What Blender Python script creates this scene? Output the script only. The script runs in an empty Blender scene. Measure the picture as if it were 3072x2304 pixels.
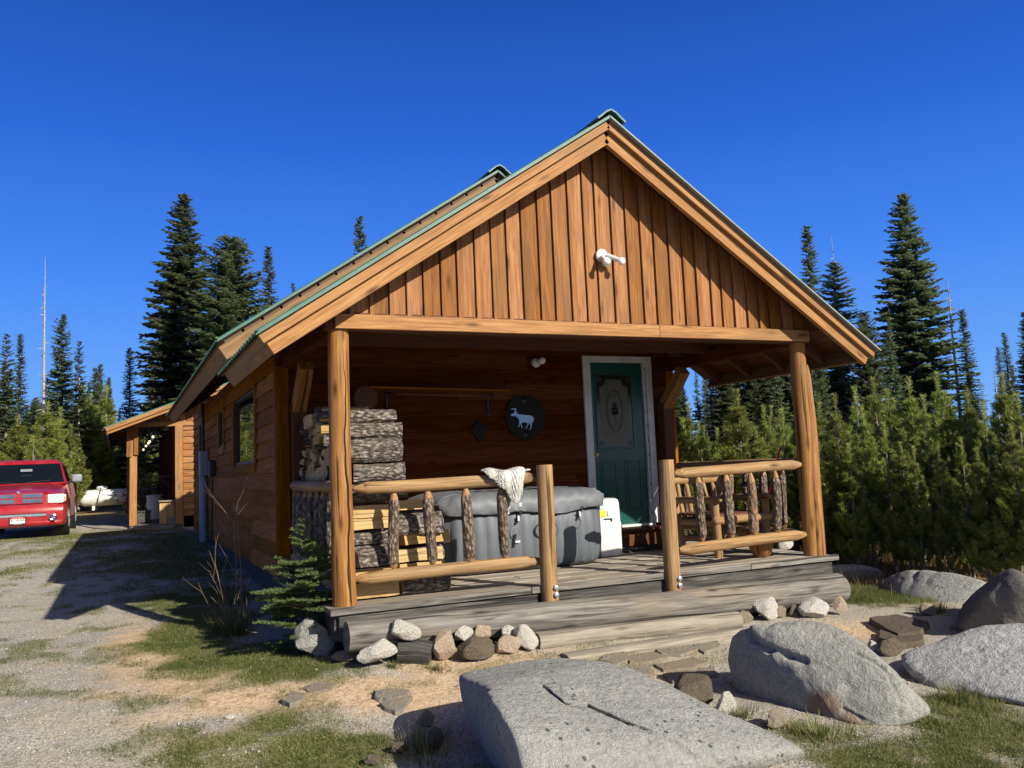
import bpy, bmesh, math, random
import numpy as np
from mathutils import Vector, Matrix
R=math.radians
PI=math.pi
rng=np.random.default_rng(7)
random.seed(7)
scn=bpy.context.scene
COL=scn.collection
# ------------------------------------------------------------------ camera
F=2546.7
CP=Vector((-1.608,-6.757,1.016))
FW=Vector((0.419111,0.902539,0.098841)); RT=Vector((0.907931,-0.416947,-0.042621)); UP=Vector((-0.002745,-0.107603,0.99419))
cd=bpy.data.cameras.new('camera'); cam=bpy.data.objects.new('camera',cd); COL.objects.link(cam)
cd.sensor_width=36; cd.lens=F/3072*36; cd.clip_end=3000; cd.clip_start=.05
M=Matrix(((RT.x,UP.x,-FW.x),(RT.y,UP.y,-FW.y),(RT.z,UP.z,-FW.z))).to_4x4(); M.translation=CP
cam.matrix_world=M
scn.camera=cam
# ------------------------------------------------------------------ sky and sun
SX,SY,SZ=.40,-1.0,.60          # direction towards the sun
el=math.atan2(SZ,math.hypot(SX,SY)); rot=math.atan2(SX,SY)
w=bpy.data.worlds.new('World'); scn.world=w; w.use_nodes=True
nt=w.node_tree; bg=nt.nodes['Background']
sky=nt.nodes.new('ShaderNodeTexSky'); sky.sky_type='NISHITA'; sky.sun_disc=False
sky.sun_elevation=el; sky.sun_rotation=rot; sky.altitude=2000; sky.air_density=1.0; sky.dust_density=0.1; sky.ozone_density=3.0
hs=nt.nodes.new('ShaderNodeHueSaturation'); hs.inputs['Saturation'].default_value=1.28; hs.inputs['Value'].default_value=1.0; hs.inputs['Hue'].default_value=.508
nt.links.new(sky.outputs[0],hs.inputs['Color'])
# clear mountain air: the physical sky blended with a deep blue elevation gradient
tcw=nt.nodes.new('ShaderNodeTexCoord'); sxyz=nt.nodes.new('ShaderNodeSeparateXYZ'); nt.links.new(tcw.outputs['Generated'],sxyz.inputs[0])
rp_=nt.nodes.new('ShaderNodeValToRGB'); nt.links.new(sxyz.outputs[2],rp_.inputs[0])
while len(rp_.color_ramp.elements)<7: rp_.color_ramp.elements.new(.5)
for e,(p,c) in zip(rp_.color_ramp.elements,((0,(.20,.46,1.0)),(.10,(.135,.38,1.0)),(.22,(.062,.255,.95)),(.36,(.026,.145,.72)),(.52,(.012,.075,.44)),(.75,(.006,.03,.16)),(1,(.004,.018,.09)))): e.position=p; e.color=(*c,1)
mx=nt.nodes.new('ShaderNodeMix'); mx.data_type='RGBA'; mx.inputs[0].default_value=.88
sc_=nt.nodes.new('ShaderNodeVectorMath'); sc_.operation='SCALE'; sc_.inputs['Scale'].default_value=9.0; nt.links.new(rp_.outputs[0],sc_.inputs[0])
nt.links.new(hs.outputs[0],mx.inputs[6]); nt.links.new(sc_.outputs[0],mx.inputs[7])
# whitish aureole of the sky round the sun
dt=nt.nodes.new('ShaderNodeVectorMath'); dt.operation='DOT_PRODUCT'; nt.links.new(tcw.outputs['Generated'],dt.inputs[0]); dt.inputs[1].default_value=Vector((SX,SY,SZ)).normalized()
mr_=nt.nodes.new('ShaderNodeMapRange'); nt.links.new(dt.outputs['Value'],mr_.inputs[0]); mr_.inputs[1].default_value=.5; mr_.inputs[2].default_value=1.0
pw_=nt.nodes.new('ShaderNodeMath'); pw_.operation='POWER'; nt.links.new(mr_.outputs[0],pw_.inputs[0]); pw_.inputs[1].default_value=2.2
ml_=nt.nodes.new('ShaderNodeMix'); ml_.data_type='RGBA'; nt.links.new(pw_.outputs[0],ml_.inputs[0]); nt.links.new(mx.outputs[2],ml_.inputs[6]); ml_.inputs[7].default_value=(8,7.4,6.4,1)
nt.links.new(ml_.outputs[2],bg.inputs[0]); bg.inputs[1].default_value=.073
sl=bpy.data.lights.new('sun','SUN'); so=bpy.data.objects.new('sun',sl); COL.objects.link(so)
sl.energy=5.0; sl.angle=R(.53); sl.color=(1,.93,.80)
so.rotation_euler=Vector((-SX,-SY,-SZ)).to_track_quat('-Z','Y').to_euler()
so.location=(6,-14,12)
scn.view_settings.view_transform='Standard'; scn.view_settings.look='None'; scn.view_settings.exposure=0.6; scn.view_settings.gamma=1
scn.render.engine='CYCLES'
# ------------------------------------------------------------------ helpers
def tag(o,label=None,cat=None,group=None,kind=None):
    if label: o['label']=label
    if cat: o['category']=cat
    if group: o['group']=group
    if kind: o['kind']=kind
    return o
def empty(name,loc=(0,0,0),label=None,cat=None,group=None,rz=0):
    o=bpy.data.objects.new(name,None); COL.objects.link(o); o.location=loc; o.rotation_euler=(0,0,rz); o.empty_display_size=.2
    return tag(o,label,cat,group)
def link(name,me,parent=None):
    o=bpy.data.objects.new(name,me); COL.objects.link(o)
    if parent: o.parent=parent
    return o
def ray(px,py): return FW+RT*((px-1536)/F)-UP*((py-1152)/F)
def atz(px,py,z):
    d=ray(px,py); t=(z-CP.z)/d.z; return CP+d*t
def aty(px,py,y):
    d=ray(px,py); t=(y-CP.y)/d.y; return CP+d*t
def pix(P):
    d=Vector(P)-CP; z=d.dot(FW); return (1536+F*d.dot(RT)/z,1152-F*d.dot(UP)/z)
def vec(a): return Vector(a)
class MB:
    """collects vertices/faces with grain coordinates G, tint T and kind K"""
    def __init__(s): s.v=[];s.f=[];s.g=[];s.t=[];s.k=[];s.m=[]
    def add(s,vs,fs,gs=None,t=None,k=0,m=0):
        b=len(s.v); n=len(vs)
        s.v+= [tuple(v) for v in vs]
        s.g+= [tuple(g) for g in gs] if gs is not None else [tuple(v) for v in vs]
        tt=random.random() if t is None else t
        s.t+= [tt]*n
        s.k+= list(k) if hasattr(k,'__len__') else [k]*n
        for i,f in enumerate(fs):
            s.f.append(tuple(b+j for j in f)); s.m.append(m[i] if hasattr(m,'__len__') else m)
    def beam(s,p0,p1,w,h,up=(0,0,1),t=None,k=0,m=0,w1=None,h1=None,go=None,cut0=0,cut1=0):
        p0=vec(p0);p1=vec(p1); d=(p1-p0); L=d.length; d.normalize(); up=vec(up)
        side=d.cross(up).normalized(); upn=side.cross(d).normalized()
        w1=w if w1 is None else w1; h1=h if h1 is None else h1
        go=vec((random.uniform(0,50),random.uniform(0,50),random.uniform(0,50))) if go is None else go
        vs=[];gs=[]
        for (p,ww,hh,l,cut) in ((p0,w,h,0,cut0),(p1,w1,h1,L,cut1)):
            for a,b in ((-1,-1),(1,-1),(1,1),(-1,1)):
                q=p+side*(a*ww/2)+upn*(b*hh/2)+d*(cut*b*.5)
                vs.append(q); gs.append(go+vec((l,a*ww/2,b*hh/2)))
        fs=[(0,1,2,3),(7,6,5,4),(0,4,5,1),(1,5,6,2),(2,6,7,3),(3,7,4,0)]
        # separate verts per face for clean attributes are not needed
        s.add(vs,fs,gs,t,k,m)
    def box(s,c,size,t=None,k=0,m=0,rz=0):
        c=vec(c); x,y,z=[v/2 for v in size]
        ax=max(range(3),key=lambda i:size[i])
        ro=Matrix.Rotation(rz,3,'Z')
        if ax==0: s.beam(c+ro@vec((-x,0,0)),c+ro@vec((x,0,0)),2*y,2*z,(0,0,1),t,k,m)
        elif ax==1: s.beam(c+ro@vec((0,-y,0)),c+ro@vec((0,y,0)),2*x,2*z,(0,0,1),t,k,m)
        else: s.beam(c-vec((0,0,z)),c+vec((0,0,z)),2*x,2*y,ro@vec((0,1,0)),t,k,m)
    def tube(s,pts,rads,n=10,t=None,k=0,m=0,cap=True,wob=0,seed=None,kk=None,bark=0,ang0=0,sq=None):
        pts=[vec(p) for p in pts]; N=len(pts)
        rs=random.Random(seed if seed is not None else random.random())
        go=vec((rs.uniform(0,50),rs.uniform(0,50),rs.uniform(0,50)))
        ph=[rs.uniform(0,6.28) for _ in range(6)]
        vs=[];gs=[];ks=[];l=0
        d0=(pts[1]-pts[0]).normalized()
        ref=vec((0,0,1)) if abs(d0.z)<.9 else vec((1,0,0))
        side=d0.cross(ref).normalized()
        for i,p in enumerate(pts):
            d=(pts[min(i+1,N-1)]-pts[max(i-1,0)]).normalized()
            side=(side-d*side.dot(d)).normalized(); u=side.cross(d)
            if i: l+=(p-pts[i-1]).length
            r=rads[i]
            for j in range(n):
                a=ang0+2*PI*j/n
                rr=r*(1+wob*(.6*math.sin(2*a+ph[0]+l*3)+.4*math.sin(3*a+ph[1]-l*5)+.5*math.sin(l*7+ph[2])*math.cos(a+ph[3])))
                if bark: rr+=r*bark*rs.uniform(-1,1)
                vs.append(p+(side*math.cos(a)+u*math.sin(a))*rr)
                gs.append(go+vec((l,math.cos(a)*r,math.sin(a)*r)))
                ks.append(kk[i] if kk else k)
        fs=[]
        for i in range(N-1):
            for j in range(n):
                j2=(j+1)%n
                fs.append((i*n+j,i*n+j2,(i+1)*n+j2,(i+1)*n+j))
        if cap:
            fs.append(tuple(range(n-1,-1,-1))); fs.append(tuple((N-1)*n+j for j in range(n)))
        s.add(vs,fs,gs,t,ks,m)
    def prism(s,poly,axis_o,ax,ay,az,h,t=None,k=0,m=0):
        """polygon (2d) in plane ax,ay extruded by h along az"""
        o=vec(axis_o);ax=vec(ax);ay=vec(ay);az=vec(az); n=len(poly)
        vs=[o+ax*p[0]+ay*p[1] for p in poly]+[o+ax*p[0]+ay*p[1]+az*h for p in poly]
        fs=[tuple(range(n-1,-1,-1)),tuple(range(n,2*n))]+[(i,(i+1)%n,n+(i+1)%n,n+i) for i in range(n)]
        s.add(vs,fs,None,t,k,m)
    def lathe(s,c,prof,n=24,axis=(0,0,1),t=None,k=0,m=0):
        """profile of (r, h) pairs turned about axis through c"""
        c=vec(c);ax=vec(axis).normalized(); ref=vec((0,0,1)) if abs(ax.z)<.9 else vec((1,0,0))
        a1=ax.cross(ref).normalized(); a2=ax.cross(a1)
        vs=[];fs=[]
        for r,h in prof:
            for j in range(n):
                a=2*PI*j/n; vs.append(c+ax*h+(a1*math.cos(a)+a2*math.sin(a))*max(r,1e-4))
        for i in range(len(prof)-1):
            for j in range(n):
                j2=(j+1)%n; fs.append((i*n+j,i*n+j2,(i+1)*n+j2,(i+1)*n+j))
        s.add(vs,fs,None,t,k,m)
    def mesh(s,name,mats,smooth=None):
        me=bpy.data.meshes.new(name); me.from_pydata(s.v,[],s.f)
        if not isinstance(mats,(list,tuple)): mats=[mats]
        for m in mats: me.materials.append(m)
        me.polygons.foreach_set('material_index',s.m)
        a=me.attributes.new('G','FLOAT_VECTOR','POINT'); a.data.foreach_set('vector',np.array(s.g,dtype=np.float32).ravel())
        a=me.attributes.new('T','FLOAT','POINT'); a.data.foreach_set('value',np.array(s.t,dtype=np.float32))
        a=me.attributes.new('K','FLOAT','POINT'); a.data.foreach_set('value',np.array(s.k,dtype=np.float32))
        bm=bmesh.new(); bm.from_mesh(me); bmesh.ops.recalc_face_normals(bm,faces=bm.faces); bm.to_mesh(me); bm.free()
        if smooth:
            me.polygons.foreach_set('use_smooth',[True]*len(me.polygons)); me.set_sharp_from_angle(angle=R(smooth))
        me.update(); return me
    def build(s,name,mats,parent=None,smooth=None,bevel=0):
        o=link(name,s.mesh(name,mats,smooth),parent)
        if bevel:
            b=o.modifiers.new('bevel','BEVEL'); b.width=bevel; b.segments=1; b.limit_method='ANGLE'
        return o
def fastmesh(name,V,Fc,mat,T=None,smooth=False):
    """V (n,3) floats, Fc (m,3|4) ints"""
    me=bpy.data.meshes.new(name); k=Fc.shape[1]
    me.vertices.add(len(V)); me.vertices.foreach_set('co',V.astype(np.float32).ravel())
    me.loops.add(Fc.size); me.loops.foreach_set('vertex_index',Fc.astype(np.int32).ravel())
    me.polygons.add(len(Fc)); me.polygons.foreach_set('loop_start',np.arange(0,Fc.size,k,dtype=np.int32))
    me.polygons.foreach_set('loop_total',np.full(len(Fc),k,dtype=np.int32))
    if T is not None:
        a=me.attributes.new('T','FLOAT','POINT'); a.data.foreach_set('value',T.astype(np.float32))
    me.materials.append(mat)
    if smooth: me.polygons.foreach_set('use_smooth',np.ones(len(Fc),bool))
    me.update(calc_edges=True); me.validate(); return me
# ------------------------------------------------------------------ materials
class NT:
    def __init__(s,name):
        s.m=bpy.data.materials.new(name); s.m.use_nodes=True; s.t=s.m.node_tree; s.b=s.t.nodes['Principled BSDF']; s.out=s.t.nodes['Material Output']
    def n(s,typ,**kw):
        n=s.t.nodes.new(typ)
        for k,v in kw.items():
            if k.startswith('_'): setattr(n,k[1:],v)
            else: n.inputs[k.replace('__',' ')].default_value=v
        return n
    def l(s,a,b): s.t.links.new(a,b)
    def attr(s,name): return s.n('ShaderNodeAttribute',_attribute_name=name)
    def scale(s,src,v):
        m=s.n('ShaderNodeVectorMath',_operation='MULTIPLY'); s.l(src,m.inputs[0]); m.inputs[1].default_value=v; return m.outputs[0]
    def noise(s,src,sc,det=4,rough=.55,dist=0):
        n=s.n('ShaderNodeTexNoise',Scale=sc,Detail=det,Roughness=rough,Distortion=dist); s.l(src,n.inputs['Vector']); return n.outputs['Fac']
    def voro(s,src,sc,feat='F1'):
        n=s.n('ShaderNodeTexVoronoi',Scale=sc,_feature=feat); s.l(src,n.inputs['Vector']); return n
    def ramp(s,src,stops,interp='LINEAR'):
        r=s.n('ShaderNodeValToRGB'); s.l(src,r.inputs[0]); cr=r.color_ramp; cr.interpolation=interp
        while len(cr.elements)<len(stops): cr.elements.new(.5)
        for e,(p,c) in zip(cr.elements,stops):
            e.position=p; e.color=(c,c,c,1) if not hasattr(c,'__len__') else (*c,1)
        return r.outputs[0]
    def mix(s,fac,a,b,mode='MIX'):
        m=s.n('ShaderNodeMix',_data_type='RGBA',_blend_type=mode)
        for i,x in ((0,fac),(6,a),(7,b)):
            if isinstance(x,(int,float)): m.inputs[i].default_value=x
            elif isinstance(x,tuple): m.inputs[i].default_value=(*x,1)
            else: s.l(x,m.inputs[i])
        return m.outputs[2]
    def math(s,op,a,b=0.0,c=None):
        m=s.n('ShaderNodeMath',_operation=op)
        for i,x in enumerate((a,b) if c is None else (a,b,c)):
            if isinstance(x,(int,float)): m.inputs[i].default_value=x
            else: s.l(x,m.inputs[i])
        return m.outputs[0]
    def bump(s,h,strength=.3,dist=.01,prev=None):
        b=s.n('ShaderNodeBump',Strength=strength,Distance=dist); s.l(h,b.inputs['Height'])
        if prev is not None: s.l(prev,b.inputs['Normal'])
        return b.outputs[0]
    def fin(s,col=None,rough=None,nor=None,**kw):
        if col is not None:
            if isinstance(col,tuple): s.b.inputs['Base Color'].default_value=(*col,1)
            else: s.l(col,s.b.inputs['Base Color'])
        if rough is not None:
            if isinstance(rough,(int,float)): s.b.inputs['Roughness'].default_value=rough
            else: s.l(rough,s.b.inputs['Roughness'])
        if nor is not None: s.l(nor,s.b.inputs['Normal'])
        for k,v in kw.items(): s.b.inputs[k.replace('__',' ')].default_value=v
        return s.m
def mapr(N,src,a,b,c=0.,d=1.):
    m=N.n('ShaderNodeMapRange'); N.l(src,m.inputs[0]); 
    for i,x in enumerate((a,b,c,d)): m.inputs[i+1].default_value=x
    return m.outputs[0]
def wood(name,dark,mid,light,grey=0.0,greycol=(.25,.23,.21),rough=.62,knots=.35,bark=None,crack=.0,tint=.35,bumps=.35,end=None,spec=.22):
    N=NT(name); G=N.attr('G').outputs['Vector']; T=N.attr('T').outputs['Fac']; K=N.attr('K').outputs['Fac']
    gr=N.noise(N.scale(G,(.55,9,9)),3.2,6,.6,1.1)
    fine=N.noise(N.scale(G,(1.2,60,60)),3,3,.7)
    kv=N.voro(N.scale(G,(2.0,7.5,7.5)),1.0); kd=mapr(N,kv.outputs['Distance'],.05,.20,1,0)
    col=N.ramp(gr,[(.28,dark),(.5,mid),(.72,light)])
    col=N.mix(mapr(N,fine,.4,.75,0,.45),col,dark)
    midl=N.noise(N.scale(G,(.9,30,30)),2.0,3,.6,.5); col=N.mix(mapr(N,midl,.5,.68,0,.5),col,dark)
    big=N.noise(N.scale(G,(.8,2.5,2.5)),1.3,3,.5)
    if grey: col=N.mix(mapr(N,big,.62-.3*grey,.62+.1-.1*grey,0,min(1,grey+.25)),col,greycol)
    col=N.mix(N.math('MULTIPLY',kd,knots),col,tuple(c*.35 for c in dark))
    # board to board tint
    hsv=N.n('ShaderNodeHueSaturation'); N.l(col,hsv.inputs['Color']); N.l(mapr(N,T,0,1,1-tint,1+tint),hsv.inputs['Value'])
    N.l(mapr(N,T,0,1,1.08,.92),hsv.inputs['Saturation'])
    col=hsv.outputs[0]; h=N.math('ADD',gr,N.math('MULTIPLY',fine,.5))
    if crack:
        cv=N.noise(N.scale(G,(.45,19,19)),1.6,2,.5,.3); cr=mapr(N,cv,.615,.65,0,1)
        col=N.mix(N.math('MULTIPLY',cr,crack),col,tuple(c*.15 for c in dark)); h=N.math('SUBTRACT',h,N.math('MULTIPLY',cr,1.2))
    if bark:
        bn=N.noise(N.scale(G,(14,22,22)),1.6,6,.7,.6); bv=N.voro(N.scale(G,(16,30,30)),1.3,'F1').outputs['Distance']
        bc=N.ramp(bn,[(.30,bark[0]),(.46,bark[1]),(.58,bark[2]),(.72,bark[3])])
        bc=N.mix(mapr(N,bv,.35,.6,0,.7),bc,bark[0])
        kf=mapr(N,N.math('ADD',K,N.math('MULTIPLY',N.math('SUBTRACT',bn,.5),.9)),.42,.55,0,1)
        col=N.mix(kf,col,bc); h=N.math('ADD',h,N.math('MULTIPLY',kf,N.math('MULTIPLY',N.math('SUBTRACT',bn,bv),5)))
    return N.fin(col,rough,N.bump(h,bumps,.012),Specular__IOR__Level=spec)
def plain(name,col,rough=.5,bumpsc=0,bs=.2,metal=0,var=.12,**kw):
    N=NT(name); tc=N.n('ShaderNodeTexCoord').outputs['Object']
    nz=N.noise(tc,6,4); nz2=N.noise(tc,60,3)
    c=N.mix(mapr(N,nz,.35,.7,0,1),tuple(x*(1-var) for x in col),tuple(min(1,x*(1+var)) for x in col))
    nor=N.bump(nz2 if not bumpsc else N.noise(tc,bumpsc,5),bs,.003)
    return N.fin(c,rough,nor,Metallic=metal,**kw)
BARK=((.04,.03,.025),(.20,.165,.14),(.36,.315,.275),(.54,.49,.43))
BARK2=((.035,.025,.018),(.17,.12,.085),(.28,.22,.165),(.42,.36,.29))
M_clad=wood('stained cedar boards',(.14,.050,.014),(.275,.115,.034),(.37,.185,.064),grey=.45,greycol=(.155,.080,.030),knots=.75,tint=.26)
M_fascia=wood('pale stained fascia wood',(.19,.080,.024),(.335,.160,.054),(.44,.24,.092),grey=.38,greycol=(.19,.11,.046),knots=.9,tint=.08)
M_fasciaold=wood('weathered fascia wood',(.13,.072,.032),(.215,.12,.052),(.30,.18,.08),grey=.4,greycol=(.12,.09,.058),knots=.5,tint=.12)
M_peel=wood('honey varnished log',(.16,.062,.015),(.30,.142,.042),(.40,.22,.074),grey=.2,greycol=(.21,.105,.032),knots=.9,tint=.06,crack=.85,rough=.5)
M_rail=wood('weathered peeled rail log',(.16,.085,.034),(.32,.19,.082),(.42,.275,.135),grey=.35,greycol=(.22,.16,.095),knots=.9,tint=.08,crack=.8,bark=BARK)
M_spin=wood('bark covered spindle',(.20,.10,.04),(.34,.19,.08),(.42,.27,.13),knots=.3,tint=.1,bark=BARK2,bumps=.6)
M_grey=wood('silver weathered timber',(.060,.053,.046),(.170,.157,.140),(.30,.283,.256),grey=.2,greycol=(.24,.185,.13),knots=.8,tint=.1,crack=.75,rough=.8)
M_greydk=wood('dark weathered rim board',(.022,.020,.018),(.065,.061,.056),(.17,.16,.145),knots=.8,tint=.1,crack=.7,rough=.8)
M_deck=wood('grey tan deck planks',(.17,.14,.11),(.32,.28,.225),(.44,.395,.33),grey=.3,greycol=(.22,.205,.18),knots=.4,tint=.22,crack=.6,rough=.75)
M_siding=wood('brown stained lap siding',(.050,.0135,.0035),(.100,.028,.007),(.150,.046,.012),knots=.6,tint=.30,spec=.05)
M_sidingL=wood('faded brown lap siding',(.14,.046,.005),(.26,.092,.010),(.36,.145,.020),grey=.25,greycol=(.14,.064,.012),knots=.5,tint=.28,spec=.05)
M_trimdk=wood('dark red brown trim',(.06,.022,.012),(.10,.036,.018),(.14,.05,.025),knots=.3,tint=.1)
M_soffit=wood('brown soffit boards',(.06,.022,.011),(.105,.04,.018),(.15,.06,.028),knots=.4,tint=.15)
M_split=wood('split pine firewood',(.33,.19,.07),(.48,.33,.14),(.56,.43,.22),knots=.3,tint=.10,bark=BARK,bumps=.8,crack=.3)
M_slabgrey=wood('bleached split log',(.13,.11,.085),(.27,.24,.195),(.36,.33,.28),grey=.4,greycol=(.19,.175,.155),knots=.5,tint=.05,crack=.7,rough=.8,bark=BARK)
M_roof=plain('green metal roofing',(.032,.115,.09),.5,var=.15)
M_roofunder=plain('pale galvanised roof edge',(.20,.22,.19),.6)
M_closure=plain('dark brown closure strip',(.10,.062,.035),.8,40,.6)
M_black=plain('black metal',(.012,.012,.013),.45)
M_rubber=plain('black rubber',(.018,.018,.018),.8,80,.4)
M_white=plain('white paint',(.56,.55,.53),.45)
M_whiteplas=plain('white plastic',(.55,.56,.56),.3)
M_green=plain('dark green door paint',(.004,.062,.050),.32,var=.06)
M_tub=plain('grey vinyl tub wall',(.088,.100,.115),.6,220,.12,var=.06)
M_cover=plain('light grey vinyl cover',(.13,.14,.155),.62,14,.6,var=.08)
M_lead=plain('black lead came',(.012,.012,.012),.4)
M_etched=plain('etched cream glass',(.085,.080,.050),.4)
M_darkglass=plain('dark glass border',(.02,.022,.02),.12)
M_brass=plain('aged brass',(.45,.32,.12),.35,metal=.8)
M_steel=plain('galvanised steel',(.42,.43,.45),.35,metal=.7)
M_greypaint=plain('grey conduit paint',(.20,.225,.26),.45)
M_yellow=plain('yellow warning label',(.85,.52,.03),.5)
M_bluelabel=plain('pale blue label',(.55,.72,.80),.5)
M_red=plain('red plastic',(.42,.012,.02),.4)
M_elk=plain('pale blue painted metal',(.36,.58,.92),.45,var=.04)
M_disc=plain('charred dark metal disc',(.022,.018,.016),.75,35,.5,Specular__IOR__Level=.15)
def glassmat():
    N=NT('window glass'); return N.fin((.006,.008,.009),.015,Specular__IOR__Level=.8,IOR=1.6)
M_glass=glassmat()
def emis(name,col,st):
    N=NT(name); return N.fin(col,.4,Emission__Color=(*col,1),Emission__Strength=st)
M_bulb=emis('lit bulb',(1,.80,.50),1.6)
M_bulboff=plain('frosted bulb glass',(.86,.86,.84),.12,var=.02)
# ------------------------------------------------------------------ terrain
def sm(a,b,x):
    t=np.clip((np.asarray(x,float)-a)/(b-a),0,1); return t*t*(3-2*t)
def ground_z(x,y):
    x=np.asarray(x,float);y=np.asarray(y,float)
    gl=np.interp(y,[-9,-3,-1.5,-.85,-.45,0,3,6.5,9,13,17,20,30,60,200],[-.62,-.60,-.54,-.475,-.42,-.39,-.37,-.24,-.14,-.07,-.15,-.26,-.24,-.3,-.6])
    gr=np.interp(y,[-9,-3,-1.3,-.7,0,3,8,16,60,200],[-.62,-.60,-.56,-.51,-.50,-.48,-.46,-.4,-.5,-.8])
    b=sm(1.5,6,x); g=gl*(1-b)+gr*b
    g=g+.11*sm(17.5,20,y)*(1-sm(25,32,y))*sm(2.2,3.0,-x)
    g=g+.012*np.sin(x*1.7+y*.6)+.010*np.sin(x*.9-y*2.1)+.006*np.sin(x*5.1+1.3*y)*np.cos(y*4.3-x)
    return g
def gz(x,y): return float(ground_z(x,y))
def grd(px,py):
    z=-.5
    for _ in range(12):
        P=atz(px,py,z); z=gz(P.x,P.y)
    return P
# patches: (px,py,rx_m,ry_m,angle,strength) world ellipses located on the ground
def vnoise(x,y,s,seed=0):
    r=np.random.default_rng(seed); tab=r.random((256,256))
    X=np.asarray(x)*s+1000;Y=np.asarray(y)*s+1000
    xi=np.floor(X).astype(int);yi=np.floor(Y).astype(int);fx=X-xi;fy=Y-yi;fx=fx*fx*(3-2*fx);fy=fy*fy*(3-2*fy)
    g=lambda a,b:tab[a%256,b%256]
    return (g(xi,yi)*(1-fx)+g(xi+1,yi)*fx)*(1-fy)+(g(xi,yi+1)*(1-fx)+g(xi+1,yi+1)*fx)*fy
def fbm(x,y,s,seed=0,o=4):
    t=0;a=.5
    for i in range(o): t=t+a*vnoise(x,y,s*2**i,seed+i);a*=.5
    return t/(1-.5**o)
GREEN=[(560,1905,.35,1.0,1.0),(650,1985,.5,.35,1.0),(800,1960,.38,.42,1.0),(880,2010,.35,.25,.9),(600,1850,.3,.6,.8),
 (960,2260,.42,.42,1.0),(700,2240,.35,.3,.55),(860,2170,.3,.25,.6),(1080,2230,.22,.25,.95),(520,2190,.4,.25,.45),(300,2180,.3,.15,.35),(250,2260,.25,.12,.35),(300,2090,.35,.12,.35),
 (2640,1790,.5,.6,1.0),(2560,1800,.35,.5,1.0),(2740,1800,.4,.4,1.0),(2800,2270,.5,.5,1.0),(3040,2230,.5,.45,1.0),(2560,2290,.3,.25,.9),(2350,2200,.2,.2,.6),(2900,2120,.3,.2,.8),
 (1900,2010,.25,.15,.35),(2400,2200,.25,.15,.7),(1300,2040,.25,.1,.3),
 (560,1700,.8,2.2,.9),(600,1780,.6,1.5,.9),(520,1650,.9,4.0,.8),(450,1700,.7,2.0,.6),(400,1760,.5,1.2,.4),(640,1840,.5,.9,.95),(120,1700,1.1,1.0,.55),(330,1680,.7,1.6,.55),(260,1640,1.5,2.5,.6),(90,1640,2.0,1.5,.35),(300,1600,2.5,2.5,.75),(480,1640,1.1,6,.5),(500,1780,.7,1.2,.3)]
TAN=[(450,1940,.35,1.2,1.0),(560,2040,.5,.4,.9),(800,2090,.6,.25,1.0),(1000,2080,.6,.22,1.0),(1250,2080,.5,.3,1.0),(300,1900,.5,1.0,.2),(1500,2010,.6,.3,.9),(1800,2010,.7,.4,.7),(100,2010,.6,.3,.25),(60,2150,.3,.3,.3),(2650,1890,.4,.35,.9),(650,2200,.4,.2,.4),(1340,1990,.5,.2,.8)]
def field(x,y,L,seed):
    f=np.zeros_like(np.asarray(x,float))
    for px,py,rx,ry,s in L:
        P=grd(px,py); d=((x-P.x)/rx)**2+((y-P.y)/ry)**2
        f=np.maximum(f,s*np.exp(-d*.7))
    return f
def masks(x,y):
    n=fbm(x,y,1.3,3); n2=fbm(x,y,5.5,11)
    g=field(x,y,GREEN,0); g=np.clip((g+(n-.5)*.9+(n2-.5)*.7-.28)/.42,0,1)
    wild=sm(5.0,7.0,x)*sm(-1.5,.5,y)          # dry meadow at the right before the trees
    far=sm(24,34,y)
    t=field(x,y,TAN,0); t=np.clip((t+(n2-.5)*.8-.2)/.5,0,1)
    stray=np.clip((fbm(x,y,2.6,31)-.56)/.1,0,1)*.5*(1-sm(0,5,x))
    g=np.maximum(g,stray*.9)
    return g,t,wild,far
def axis(lo,hi,near0,near1,fine,coarse):
    a=list(np.arange(near0,near1,fine)); s=fine; v=near1
    while v<hi: a.append(v); s=min(s*1.25,coarse); v+=s
    a.append(hi); s=fine; v=near0
    while v>lo: s=min(s*1.25,coarse); v-=s; a.insert(0,v)
    return np.array(a)
xs=axis(-400,400,-5,8,.06,40); ys=axis(-30,700,-5.5,9,.06,40)
X,Y=np.meshgrid(xs,ys); Z=ground_z(X,Y)
g_,t_,w_,f_=masks(X,Y)
nearm=(np.abs(X)<9)&(Y<10)
Z=Z+np.where(nearm,(fbm(X,Y,9,5,3)-.5)*.022,0)
V=np.stack([X.ravel(),Y.ravel(),Z.ravel()],1)
ny,nx=X.shape; i=np.arange(ny*nx).reshape(ny,nx)
Fq=np.stack([i[:-1,:-1].ravel(),i[:-1,1:].ravel(),i[1:,1:].ravel(),i[1:,:-1].ravel()],1)
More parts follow.
